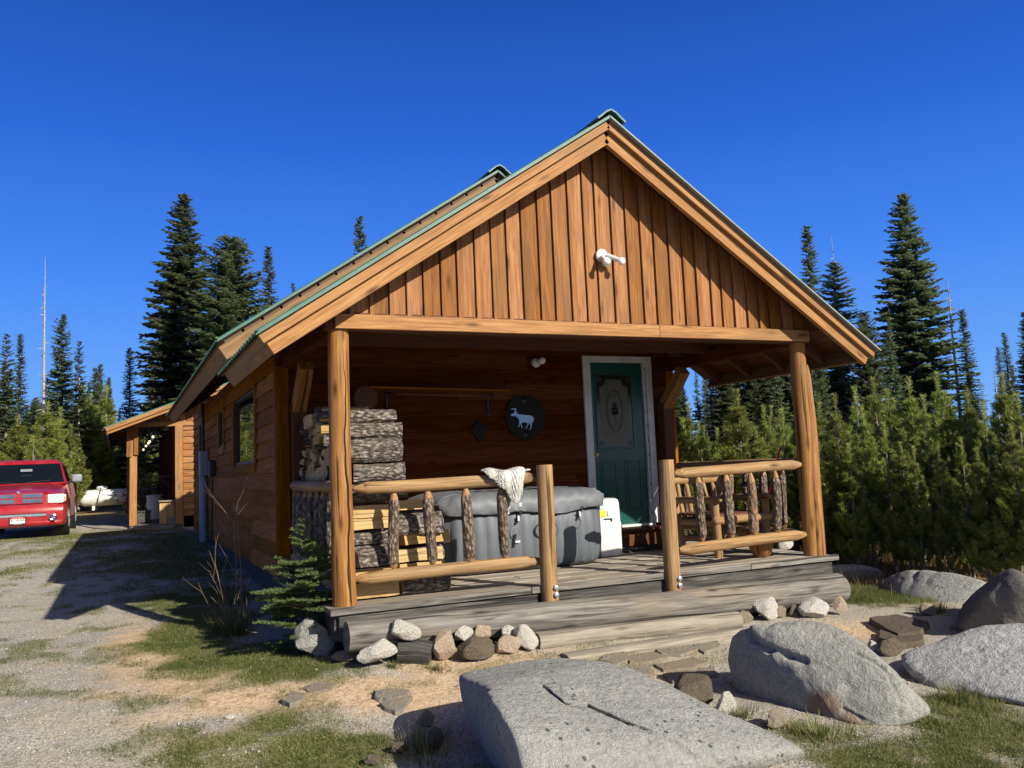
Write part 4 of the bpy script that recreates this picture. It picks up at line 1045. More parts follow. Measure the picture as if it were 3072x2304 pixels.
def hull_rock(name,pts,mat,label,cat='boulder',group=None,chips=9,cr=(.86,.97),sub=6,p=10,amp=.02,fine=.006,seed=0,cracks=(),patch=None):
    pts=[vec(q) for q in pts]
    bm=bmesh.new(); 
    for q in pts: bm.verts.new(q)
    r=bmesh.ops.convex_hull(bm,input=bm.verts)
    hv=[v for v in bm.verts if v.link_faces]; c=sum((v.co for v in hv),vec((0,0,0)))/len(hv)
    bmesh.ops.dissolve_limit(bm,angle_limit=R(7),verts=bm.verts[:],edges=bm.edges[:])
    bmesh.ops.recalc_face_normals(bm,faces=bm.faces); bm.normal_update()
    Nn=[];H=[]
    for f in bm.faces:
        n_=f.normal.copy(); h=n_.dot(f.verts[0].co-c)
        if f.calc_area()<1e-5: continue
        if h<0: n_=-n_;h=-h
        Nn.append(n_[:]);H.append(max(h,.02))
    bm.free(); Nn=np.array(Nn);H=np.array(H)
    hvv=np.array([[q.x-c.x,q.y-c.y,q.z-c.z] for q in HVC(pts)]); rq=np.random.default_rng(seed+500); ex=rq.normal(size=(chips,3)); ex/=np.linalg.norm(ex,axis=1)[:,None]; sup=(hvv@ex.T).max(0)*rq.uniform(cr[0],cr[1],chips)
    Nn=np.concatenate([Nn,ex]);H=np.concatenate([H,np.maximum(sup,.01)])
    V,Fc=ICO[sub]; dd=V/np.linalg.norm(V,axis=1)[:,None]
    q=np.clip(dd@Nn.T,0,None)/H
    # merge nearly parallel planes
    rr=(q**p).sum(1)**(-1/p); rr=np.minimum(rr*1.0,1/np.maximum(q.max(1),1e-6))
    sm_=(q**p).sum(1)**(-1/p)
    P=dd*sm_[:,None]
    W=P+np.array(c[:])
    disp=n3(W,2.6,seed,4)*amp*2+n3(W,14,seed+31,3)*fine*2-amp*1.1*np.clip(.10-np.abs(n3(W,2.1,seed+57,2)),0,.1)/.1
    Tv=np.zeros(len(W))
    if patch:
        for (a,rad) in patch: Tv=np.maximum(Tv,np.exp(-(np.linalg.norm((W-np.array(a[:]))/np.array(rad),axis=1))**2))
    cpn=np.array(CP[:])
    def onsurf(px,py):
        d=W-cpn; zz=d@np.array(FW[:]); u=1536+F*(d@np.array(RT[:]))/zz; v=1152-F*(d@np.array(UP[:]))/zz
        k=np.hypot(u-px,v-py); cand=np.where(k<k.min()+14)[0]; return W[cand[np.argmin(zz[cand])]]
    for (a,b,dep,wd) in cracks:
        a=onsurf(*a);b=onsurf(*b); ab=b-a; tt=np.clip(((W-a)@ab)/(ab@ab),0,1); dist=np.linalg.norm(W-(a+tt[:,None]*ab)+n3(W,6,seed+3,2)[:,None]*.03,axis=1)
        disp=disp-dep*np.exp(-(dist/wd)**2)
    W=W+dd*disp[:,None]
    org=np.array([c.x,c.y,W[:,2].min()]); me=fastmesh(name,W-org,Fc,mat,T=Tv,smooth=True); me.set_sharp_from_angle(angle=R(16)) if sub<5 else None
    o=link(name,me); o.location=org; return tag(o,label,cat,group)
A_=lambda px,py,z: tuple(atz(px,py,z))
def crackline(pxs,dep,wd):
    return [(pxs[i][:2],pxs[i+1][:2],dep,wd) for i in range(len(pxs)-1)]
BG='large granite boulders beside the path'
hull_rock('boulder',[A_(1356,2024,-.20),A_(1480,2001,-.19),A_(1600,1970,-.17),A_(1700,1963,-.16),A_(1850,1983,-.17),A_(1950,2040,-.22),A_(2120,2130,-.33),A_(2210,2190,-.40),A_(2440,2250,-.52),A_(2445,2285,-.60),
 A_(1452,2066,-.10),A_(1490,2117,-.13),A_(1528,2194,-.20),A_(1560,2310,-.33),A_(1600,2420,-.45),A_(1376,2106,-.36),A_(1412,2206,-.52),A_(1476,2304,-.66),A_(1900,2400,-.64),A_(2200,2350,-.64),(.7,-1.85,-.66),(1.5,-2.1,-.66),(1.95,-2.75,-.66)],G1,'huge flat grey slab boulder in the near foreground',group=BG,chips=3,cr=(.93,.99),sub=7,p=24,amp=.022,seed=3,
 cracks=crackline([(1620,2040,-.16),(1680,2090,-.24),(1760,2098,-.27),(1830,2130,-.33),(1900,2165,-.38),(1960,2185,-.42)],.06,.014)+crackline([(1960,2185,0),(2040,2225,0),(2110,2262,0)],.03,.012)+crackline([(1452,2066,0),(1440,2090,0),(1470,2150,0)],.03,.012)+crackline([(2180,2300,0),(2215,2262,0),(2190,2240,0)],.03,.012))
hull_rock('boulder',[A_(2170,1940,-.30),A_(2190,1885,-.13),A_(2235,1862,-.06),A_(2350,1850,-.05),A_(2480,1856,-.05),A_(2560,1892,-.10),A_(2640,1960,-.2),A_(2700,2022,-.30),A_(2780,2085,-.42),A_(2840,2142,-.56),A_(2790,2165,-.6),A_(2705,2212,-.62),A_(2570,2190,-.60),A_(2400,2150,-.60),A_(2260,2095,-.58),A_(2175,2020,-.45),(3.1,-1.7,-.64),(3.2,-2.3,-.64),(2.2,-1.8,-.62)],G2,'big rounded boulder with brown stain and curved cracks right of the slab boulder',group=BG,sub=7,p=14,amp=.022,seed=8,patch=[(A_(2480,2110,-.50),(.16,.16,.10)),(A_(2560,2160,-.58),(.16,.14,.08))],
 cracks=crackline([(2222,1880,-.1),(2235,1920,-.12),(2290,1945,-.16),(2340,1962,-.2),(2400,1972,-.22)],.04,.022)+crackline([(2560,1950,-.18),(2650,1990,-.30),(2690,2060,-.4),(2700,2140,-.5)],.018,.012)+crackline([(2520,2130,-.5),(2580,2155,-.55),(2620,2180,-.58)],.025,.015))
hull_rock('boulder',[A_(2673,1972,-.46),A_(2760,1935,-.38),A_(2900,1890,-.30),A_(3000,1868,-.24),A_(3040,1867,-.23),(4.6,-3.3,-.28),(4.4,-3.9,-.62),A_(2830,2082,-.60),A_(2940,2105,-.60),A_(3072,2120,-.60),A_(2720,2030,-.58),(4.2,-2.0,-.62),(5.0,-2.6,-.6)],G3,'coarse pale grey slab boulder cut by the right edge',group=BG,p=26,amp=.014,fine=.010,seed=21)
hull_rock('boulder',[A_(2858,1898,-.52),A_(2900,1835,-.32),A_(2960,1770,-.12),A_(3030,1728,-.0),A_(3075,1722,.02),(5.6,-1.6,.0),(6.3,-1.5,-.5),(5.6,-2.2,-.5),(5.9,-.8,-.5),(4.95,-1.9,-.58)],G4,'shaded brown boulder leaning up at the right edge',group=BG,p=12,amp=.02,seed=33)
hull_rock('boulder',[A_(2635,1758,-.48),A_(2690,1715,-.32),A_(2750,1702,-.25),A_(2850,1712,-.25),A_(2990,1745,-.32),A_(2900,1850,-.60),A_(2760,1840,-.60),A_(2680,1800,-.60),(7.5,.5,-.6),(6.6,1.1,-.6)],G1,'long low smooth boulder in the grass behind the others',group=BG,p=9,amp=.018,seed=41,sub=5)
hull_rock('boulder',[A_(2472,1688,-.28),A_(2560,1684,-.28),A_(2640,1700,-.34),A_(2670,1728,-.48),A_(2600,1760,-.60),A_(2480,1765,-.60),(7.0,1.9,-.6),(6.0,2.0,-.6)],G1,'low blue grey boulder against the right end of the deck',group=BG,p=10,amp=.015,seed=47,sub=5)
def small_rock(px,py,wpx,hpx,mat,label,name='rock',cat='rock',group='stones edging the deck log',flat=1.0,seed=0,p=14,sub=4,z=None,yy=None):
    """stone standing on the ground whose base is at pixel (px,py)"""
    if yy is None: P=grd(px,py)
    else: P=aty(px,py,yy)
    if yy is None and group and P.y>-.46 and P.x<5 and P.x>0: P=aty(px,py,-.46)
    dist=(P-CP).dot(FW); w_=wpx*dist/F*1.25; h=hpx*dist/F*1.25; rs=random.Random(seed+int(px))
    n=16; pts=[]
    for i in range(n):
        a=rs.uniform(0,2*PI); e=rs.uniform(-1,1); rad=math.sqrt(1-e*e*.6)
        pts.append((P.x+math.cos(a)*w_/2*rad*rs.uniform(.8,1.05),P.y+h*.2+math.sin(a)*w_/2*.7*rad,P.z+h*.42+e*h*.56))
    pts+= [(P.x-w_/2,P.y+.01,P.z+h*.3),(P.x+w_/2,P.y+.01,P.z+h*.35),(P.x+w_*rs.uniform(-.2,.2),P.y+h*.2,P.z+h*.98)]
    return hull_rock(name,pts,mat,label,cat,group,chips=11,cr=(.66,.92),sub=sub,p=70,amp=w_*.03,fine=w_*.022,seed=seed)
SR=[(958,1972,118,98,G2,'pointed grey rock leaning by the left end of the long log'),(1033,1988,76,30,RT_,'low tan stone half buried left of the white flat stone'),(1135,1986,124,54,QZ,'flat white stone in front of the left log end'),
(1225,1935,92,62,QZ,'long whitish stone propped against the log above the round stump'),(1340,1990,68,80,QO,'white and orange stone right of the dark stump'),(1394,1924,56,38,QZ,'whitish lump against the log above the brown slab stone'),
(1445,1916,64,34,QO,'pale orange stone tucked against the log'),(1432,1984,118,62,RB,'wide brown grey slab stone half buried'),(1526,1910,40,32,QZ,'small white stone resting high against the log'),(1528,1962,76,58,QO,'bright rust orange and white stone'),(1588,1956,66,70,QZ,'bright white stone at the end of the middle step log'),
(2304,1858,78,56,QZ,'pointed white stone at the right end of the step logs'),(2350,1856,44,32,RT_,'small tan stone beside the pointed white one'),(2452,1852,106,50,QZ,'wide white stone under the right end of the long log'),(2392,1850,40,34,RB,'brown stone between two white stones by the log'),(2528,1845,46,48,QO,'white and brown stone past the right log end'),
(2240,1872,54,32,RT_,'square tan stone at the right end of the lower step'),(2795,1848,54,40,RT_,'rounded tan stone alone in the green grass'),(2690,1968,84,44,RB,'ochre stone between the boulders and the flagstones'),(2627,1958,36,34,QZ,'small white stone behind the rounded boulder'),
(2090,2128,150,82,RB,'layered dark brown rock between the two big boulders'),(2188,2142,62,54,QZ,'pale stone wedged left of the rounded boulder'),(2330,2184,80,46,RT_,'pale pointed stone in the grass before the rounded boulder'),
(1284,2182,52,44,RT_,'pinkish stone by the shadow of the slab boulder'),(1310,2250,44,56,RB,'grey stone standing in the shadow of the slab boulder'),(1195,2262,60,28,RB,'low grey stone in the grass at the bottom edge'),(692,2158,30,14,QZ,'small white pebble alone on the dirt'),(1120,2300,50,30,RB,'brown stone at the bottom edge left of the slab boulder'),(1640,1806,10,6,QZ,'tiny pale chip on the long log')]
for i,(px,py,w_,h_,m_,lb) in enumerate(SR):
    if 'chip' in lb: continue
    z0=small_rock(px,py,w_,h_,m_,lb,seed=100+i*3,group='stones edging the deck log' if i<17 else None)
# round of dark wood among the stones
P=grd(1255,1992); mb=MB(); log(mb,(P.x-.10,P.y+.14,P.z+.08),(P.x+.12,P.y+.02,P.z+.05),.105,.10,16,6,.05,seed=5,k=.9,t=.2,rough=.01); simple(mb,'stump',M_greydk,'dark split round of wood among the stones','stump',smooth=50)
# white stone on the deck by the right post
small_rock(2362,1652,46,34,QZ,'white stone on the deck behind the right railing',seed=77,group=None,yy=1.0)
# flagstones: irregular flat slabs lying on the ground
def flag(pxpoly,label,mat=FLG,th=.03,seed=0,group='flagstones of the path'):
    P=[grd(a,b) for a,b in pxpoly]; n=len(P); c=sum(P,vec((0,0,0)))/n; rs=random.Random(seed)
    ring=[]
    for i in range(n):
        a=P[i];b=P[(i+1)%n]
        for k in range(4):
            q=a.lerp(b,k/4); q=q+vec((rs.uniform(-.008,.008),rs.uniform(-.008,.008),0)); ring.append(q)
    m=len(ring); vs=[];fs=[]
    zt=max(q.z for q in P)+th*.5
    for f,dz in ((1.0,-.05),(1.0,th*.4),(.96,th),(.5,th*1.05)):
        for q in ring:
            r_=c+(q-c)*f; g=gz(r_.x,r_.y); vs.append((r_.x,r_.y,g+dz*1.0+rs.uniform(-.002,.002)))
    for k in range(3):
        for j in range(m): fs.append((k*m+j,k*m+(j+1)%m,(k+1)*m+(j+1)%m,(k+1)*m+j))
    fs.append(tuple(range(3*m,4*m)))
    mb=MB(); mb.add(vs,fs,None,.5); return simple(mb,'flagstone',mat,label,'flagstone',group,smooth=30)
flag([(1122,2085),(1180,2076),(1232,2082),(1225,2098),(1170,2110),(1126,2106)],'pale flagstone, rear one of the pair left of the slab boulder',seed=1)
flag([(1135,2122),(1180,2108),(1236,2100),(1222,2128),(1190,2150),(1160,2140)],'pale flagstone, front one of the pair left of the slab boulder',seed=2)
flag([(845,2110),(880,2086),(918,2092),(905,2112),(870,2126)],'lone grey flagstone in the dirt left of the pair',seed=3)
flag([(900,2068),(960,2050),(1010,2056),(990,2074),(930,2082)],'faint dusty flagstone in the tan dirt',mat=RT_,th=.015,seed=4)
flag([(2608,1872),(2690,1862),(2790,1884),(2760,1915),(2700,1925),(2640,1895)],'dark flat slab in the brown dirt before the shaded boulder',mat=RB,th=.06,seed=5)
flag([(2640,1905),(2700,1928),(2775,1920),(2768,1940),(2700,1950),(2635,1930)],'second dark slab in front of the first by the shaded boulder',mat=RB,th=.05,seed=12)
PF=[([(1880,1975),(1960,1960),(2010,1975),(1950,1992),(1890,1992)],'small grey flagstone under the lowest step log'),([(1960,1952),(2060,1938),(2110,1950),(2040,1972),(1985,1968)],'tan flagstone behind the small grey one'),
([(1820,1965),(1870,1955),(1890,1985),(1850,2000),(1800,1985)],'brown flagstone next to the slab boulder crest'),([(1960,2000),(2080,1978),(2130,1990),(2080,2010),(1990,2020)],'wide flagstone crossing the middle of the path'),
([(2070,1935),(2150,1925),(2165,1945),(2110,1965)],'flagstone touching the back of the rounded boulder'),([(1880,2000),(1950,2002),(1960,2030),(1910,2035),(1870,2015)],'dirty flagstone beside the slab boulder edge'),([(1985,2028),(2060,2015),(2080,2040),(2020,2052)],'flagstone in the edge of the boulder shadow'),([(2060,2020),(2140,2005),(2155,2030),(2090,2045)],'flagstone inside the dark boulder shadow')]
for i,(pp,lb) in enumerate(PF): flag(pp,lb,seed=20+i,mat=FLG if i%3 else RT_,th=.02)
# ------------------------------------------------------------------ second building
bx=empty('outbuilding',(-.9,13.7,0),'brown boarded building with a side porch behind the cabin','building')
def bp(mb,name,mat,parent=None,smooth=None,bevel=0): return parts(bx,mb,name,mat,smooth,bevel,parent)
M_clad2=wood('orange stained lap siding',(.15,.053,.013),(.31,.13,.034),(.42,.20,.058),grey=.4,greycol=(.13,.065,.03),knots=.5,tint=.25)
mb=MB(); lap_wall(mb,(-.32,13.7,0),(1,0,0),(0,-1,0),.28,2.30,1.2,.147,seed=3); bp(mb,'front_wall',M_clad2)
mb=MB(); mb.beam((-.41,13.67,.10),(-.41,13.67,2.30),.16,.06,(0,1,0),.6); bp(mb,'corner_board',M_fascia,bevel=.004)
mb=MB(); mb.beam((-1.42,13.67,2.315),(1.0,13.67,2.36),.05,.10,(0,0,1),.5); bp(mb,'lintel_board',M_fascia,bevel=.004)
mb=MB(); x=-1.25; rs=random.Random(8)
while x<1.0:
    zt=2.50+.385*(x+1.30); 
    if zt>2.4: mb.beam((x,13.69+rs.uniform(0,.01),2.36),(x,13.69,zt),.14,.02,(0,1,0),rs.random())
    x+=.155
bp(mb,'gable_boards',M_clad)
mb=MB(); lap=0
for i in range(52):
    mb.beam((-.42,13.85+i*.16,.15),(-.42,13.85+i*.16,2.35),.012+.012*(i%2),.155,(1,0,0),random.random())
bp(mb,'side_wall',M_siding)
mb=MB(); mb.box((1.2,18,1.2),(3.0,8.4,2.4),.5); bp(mb,'core_wall',M_siding)
mb=MB(); mb.box((.0,18,-.02),(1.2,8.4,.56),.5); bp(mb,'foundation',plain('grey concrete footing',(.19,.19,.185),.9,20,.4))
for i,y in enumerate((13.78,16.6,19.4,22.0)):
    mb=MB(); mb.beam((-1.345,y,.12),(-1.335,y,2.3),.15,.14,(0,1,0),.5)
    po=bp(mb,'porch_post',M_fascia if i==0 else M_peel,bevel=.006)
    if i==0:
        mb=MB(); mb.beam((-1.43,y-.09,1.62),(-1.42,y-.08,2.42),.10,.03,(0,1,0),.3); mb.beam((-1.29,y-.10,1.66),(-1.28,y-.09,2.44),.09,.03,(0,1,0),.2); bp(mb,'post_bracket',M_clad,parent=po,bevel=.006)
mb=MB(); mb.beam((-1.34,13.7,2.33),(-1.34,22,2.33),.1,.14,(0,0,1)); bp(mb,'eave_plate',M_soffit)
# roof: lean slope rising to the right
def B2z(x): return 2.235+.385*(x+1.90)
mb=MB(); mb.beam((-1.92,18,B2z(-1.92)),(3.2,18,B2z(3.2)),9.9,.03,(-.385,0,1),.5); bp(mb,'roof',M_roof)
mb=MB()
for i in range(14):
    a=-1.88+i*.17; mb.beam((a,13.05,B2z(a)-.035),(a,22.9,B2z(a)-.035),.165,.015,(-.385,0,1))
bp(mb,'soffit_boards',M_soffit)
mb=MB(); mb.beam((-1.88,13.02,B2z(-1.88)-.055),(1.8,13.02,B2z(1.8)-.055),.04,.075,(-.385,0,1),.55); bp(mb,'barge_board',M_fascia,bevel=.003)
mb=MB(); mb.beam((-1.85,13.06,B2z(-1.85)-.125),(1.8,13.06,B2z(1.8)-.125),.04,.07,(-.385,0,1),.4); bp(mb,'barge_board',M_fascia,bevel=.003)
mb=MB(); mb.beam((-1.87,13.04,B2z(-1.87)-.10),(-1.87,22.9,B2z(-1.87)-.10),.03,.17,(-.385,0,1),.4); bp(mb,'eave_board',M_soffit)
mb=MB()
for i in range(30): mb.beam((-1.40,13.75+i*.145,.09),(-.4,13.75+i*.145,.09),.135,.04,(0,0,1))
bp(mb,'porch_floor',M_grey,bevel=.003)
mb=MB(); mb.beam((-1.42,13.63,.0),(-.5,13.63,.0),.05,.16,(0,0,1),.6); bp(mb,'porch_rim',M_grey,bevel=.004)
for y in (15.2,16.9,18.8,20.8):
    mb=MB(); mb.beam((-.45,y-.35,1.5),(-.45,y-.35,2.12),.03,.06,(0,1,0)); mb.beam((-.45,y+.35,1.5),(-.45,y+.35,2.12),.03,.06,(0,1,0)); mb.beam((-.45,y-.4,2.12),(-.45,y+.4,2.12),.03,.06,(0,0,1)); mb.beam((-.45,y-.4,1.5),(-.45,y+.4,1.5),.03,.06,(0,0,1)); wn=bp(mb,'window',M_trimdk)
    mb=MB(); mb.box((-.44,y,1.81),(.01,.62,.58)); bp(mb,'window_pane',M_glass,parent=wn)
mb=MB(); mb.beam((-.62,14.6,1.18),(-.62,17.6,1.18),.26,.03,(0,0,1))
for y in (14.9,16.1,17.3): mb.beam((-.45,y,.9),(-.72,y,1.15),.03,.03,(0,0,1))
bp(mb,'wall_shelf',M_trimdk)
for i,(px,py,y) in enumerate(((459,1311,16.0),(449,1325,17.8),(445,1330,18.8),(438,1338,20.2),(430,1349,22.3))):
    P=aty(px,py,y); t=empty('porch_bulb',P,['largest nearest','second nearest','middle','second farthest','farthest, lowest'][i]+' lit bulb of the string under the outbuilding porch roof','light fixture','row of lit bulbs under the outbuilding porch roof')
    mb=MB(); mb.lathe(P,[(.0,-.03),(.022,-.022),(.030,0),(.022,.024),(.012,.035)],14); parts(t,mb,'bulb',M_bulb,60)
    mb=MB(); mb.tube([P+vec((0,0,.033)),vec((P.x,P.y,B2z(P.x)-.06))],[.018,.012],8); parts(t,mb,'stem',M_black)
P=aty(466,1530,16.8)
mb=MB(); mb.lathe((P.x,P.y,.12),[(.0,0),(.17,0),(.205,.56),(.225,.58),(.225,.61),(.2,.61),(.19,.57),(.0,.55)],20); simple(mb,'trash_bin',M_whiteplas,'tall white bin standing in the outbuilding porch shade','trash bin',smooth=40)
t=empty('wooden_box',(-.62,14.0,.11),'pale plywood box at the front of the outbuilding porch','box')
mb=MB()
for i in range(2): mb.beam((-.715+i*.185,13.86,.12),(-.715+i*.185,13.86,.60),.18,.03,(0,1,0),.3+.5*i)
parts(t,mb,'front_panel',M_split,bevel=.003)
mb=MB(); mb.box((-.62,14.05,.36),(.35,.33,.48),.4); mb.box((-.62,14.0,.62),(.40,.42,.03),.1); parts(t,mb,'case',M_deck,bevel=.004)
mb=MB(); mb.box((-1.10,15.3,.24),(.3,.4,.24)); mb.box((-1.10,15.3,.38),(.34,.44,.03)); simple(mb,'storage_crate',M_greydk,'low dark crate on the outbuilding porch floor','crate',bevel=.01)
BS=1.269
def stand(o,loc): o.location=loc; o.scale=(BS,BS,BS)
BO=vec((-.71,19.2,-.273)); B0=vec((-.9,13.7,0))
for o in [q for q in bpy.data.objects if q.parent is None and (q.name.startswith(('outbuilding','porch_bulb','trash_bin','wooden_box','storage_crate')))]:
    stand(o,BO+(o.location-B0)*BS)
# ------------------------------------------------------------------ propane tank
P0=aty(232,1497,39.0); x0=P0.x; zc=.46; r=.385; L=3.6
t=empty('propane_tank',(x0+L/2,39,-.12),'long white propane tank on short feet between truck and outbuilding','gas tank')
mb=MB(); prof=[(0,-.02)]+[(r*math.sin(a),r*.9*(1-math.cos(a))) for a in np.linspace(.15,PI/2,7)]+[(r,L-r*.9)]+[(r*math.cos(a),L-r*.9+r*.9*math.sin(a)) for a in np.linspace(.2,PI/2-.1,7)]+[(0,L)]
mb.lathe((x0,39,zc),prof,28,(1,0,0)); parts(t,mb,'tank_body',M_white,60)
mb=MB(); mb.lathe((x0+1.05,39,zc+r-.02),[(.22,0),(.25,.05),(.25,.12),(.2,.18),(0,.2)],20); dm=parts(t,mb,'valve_dome',M_white,60)
mb=MB(); mb.lathe((x0+1.0,38.76,zc+r+.07),[(.0,-.02),(.035,-.02),(.035,.02)],10,(0,1,0)); parts(t,mb,'latch',M_black,parent=dm)
for x in (x0+.7,x0+2.9):
    mb=MB(); mb.box((x,39,-.02),(.12,.6,.2)); parts(t,mb,'foot',M_white)
mb=MB(); mb.tube([(x0+1.0,38.75,.85),(x0+.9,38.55,.45),(x0+.85,38.5,-.1)],[.02,.02,.02],6); parts(t,mb,'hose',M_black)
text('PROPANE',.13,(x0+1.35,39-r-.003,zc+.13),plain('faded blue lettering',(.35,.40,.62),.5),t,t)
# ------------------------------------------------------------------ truck
M_car=NT('dusty red car paint'); _tc=M_car.n('ShaderNodeTexCoord').outputs['Object']
_d=mapr(M_car,M_car.noise(_tc,3,4),.4,.75,0,.22)
M_car=M_car.fin(M_car.mix(_d,(.30,.004,.010),(.30,.14,.12)),.28,Coat__Weight=.6,Coat__Roughness=.08)
M_cardust=plain('dusty red lower door paint',(.36,.17,.15),.5)
M_chrome=plain('chrome',(.72,.73,.75),.12,metal=1,bs=.02)
M_tire=plain('dusty tyre rubber',(.085,.08,.075),.85,40,.5)
M_lamp=plain('clear lamp lens',(.62,.64,.62),.08)
M_amber=plain('amber lens',(.65,.28,.10),.2)
TXc=-3.76; TYf=16.2; TG=-.13
tr=empty('pickup_truck',(TXc,TYf+2.6,TG),'red pickup truck with chrome bar grille parked on the grass, cut by the left edge','truck')
def tp(mb,name,mat,parent=None,smooth=35,bevel=0): return parts(tr,mb,name,mat,smooth,bevel,parent)
def loft(mb,secs,closed=True,t=.5,k=0):
    """secs: list of rings (equal length) of 3d points"""
    n=len(secs[0]); vs=[p for r_ in secs for p in r_]; fs=[]
    for i in range(len(secs)-1):
        for j in range(n if closed else n-1): fs.append((i*n+j,i*n+(j+1)%n,(i+1)*n+(j+1)%n,(i+1)*n+j))
    fs+=[tuple(range(n-1,-1,-1)),tuple(range((len(secs)-1)*n,len(secs)*n))]
    mb.add(vs,fs,None,t,k)
def tsec(y,hw,z0,z1,crown=.03,r=.08,taper=0.0):
    """rounded body cross-section"""
    P=[(-hw*.98,z0),(-hw,z0+r),(-hw*(1-.01),(z0+z1)/2),(-hw*(1-taper),z1-r),(-hw*(1-taper)+r*.8,z1),(-hw*.5,z1+crown*.8),(0,z1+crown),(hw*.5,z1+crown*.8),(hw*(1-taper)-r*.8,z1),(hw*(1-taper),z1-r),(hw*.99,(z0+z1)/2),(hw,z0+r),(hw*.98,z0)]
    return [(TXc+a,TYf+y,TG+b) for a,b in P]
mb=MB(); loft(mb,[tsec(.10,.80,.50,.98,.03,.06),tsec(.16,.93,.48,1.01,.04,.08),tsec(.5,1.0,.48,1.08,.05,.10,.03),tsec(1.0,1.01,.48,1.15,.06,.12,.06),tsec(1.45,1.01,.46,1.22,.05,.12,.08),tsec(1.7,1.01,.40,1.25,.02,.10,.07)]); tp(mb,'front_body',M_car,bevel=.01)
mb=MB(); loft(mb,[tsec(1.66,1.005,.40,1.25,0,.06,.06),tsec(3.6,1.005,.40,1.27,0,.06,.05),tsec(5.6,1.0,.45,1.30,0,.06,.02),tsec(5.75,.98,.5,1.28,0,.06,.02)]); tp(mb,'rear_body',M_cardust)
# cab greenhouse
def csec(y,hw,z): return [(TXc-hw,TYf+y,TG+z),(TXc+hw,TYf+y,TG+z)]
mb=MB(); 
B=[(-.93,1.55,1.25),(.93,1.55,1.25),(.93,3.45,1.25),(-.93,3.45,1.25)]; Tt=[(-.70,2.25,1.68),(.70,2.25,1.68),(.70,3.2,1.70),(-.70,3.2,1.70)]
Tm=[(-.76,2.20,1.80),(.76,2.20,1.80),(.76,3.24,1.81),(-.76,3.24,1.81)]
V_=[(TXc+a,TYf+b,TG+c) for a,b,c in B+Tm+[(-.62,2.33,1.89),(.62,2.33,1.89),(.62,3.1,1.89),(-.62,3.1,1.89)]]
mb.add(V_,[(0,1,5,4),(1,2,6,5),(2,3,7,6),(3,0,4,7),(4,5,9,8),(5,6,10,9),(6,7,11,10),(7,4,8,11),(8,9,10,11)],None,.5); cab=tp(mb,'cab',M_car,bevel=.035)
def quad(mb,P,off):
    a,b,c,d=[vec((TXc+p[0],TYf+p[1],TG+p[2])) for p in P]; n_=(b-a).cross(d-a).normalized()*off
    mb.add([a+n_,b+n_,c+n_,d+n_,a,b,c,d],[(0,1,2,3),(0,4,5,1),(1,5,6,2),(2,6,7,3),(3,7,4,0)],None,.5)
mb=MB(); quad(mb,[(-.87,1.60,1.285),(.87,1.60,1.285),(.735,2.17,1.77),(-.735,2.17,1.77)],.012); tp(mb,'windshield',M_glass,cab)
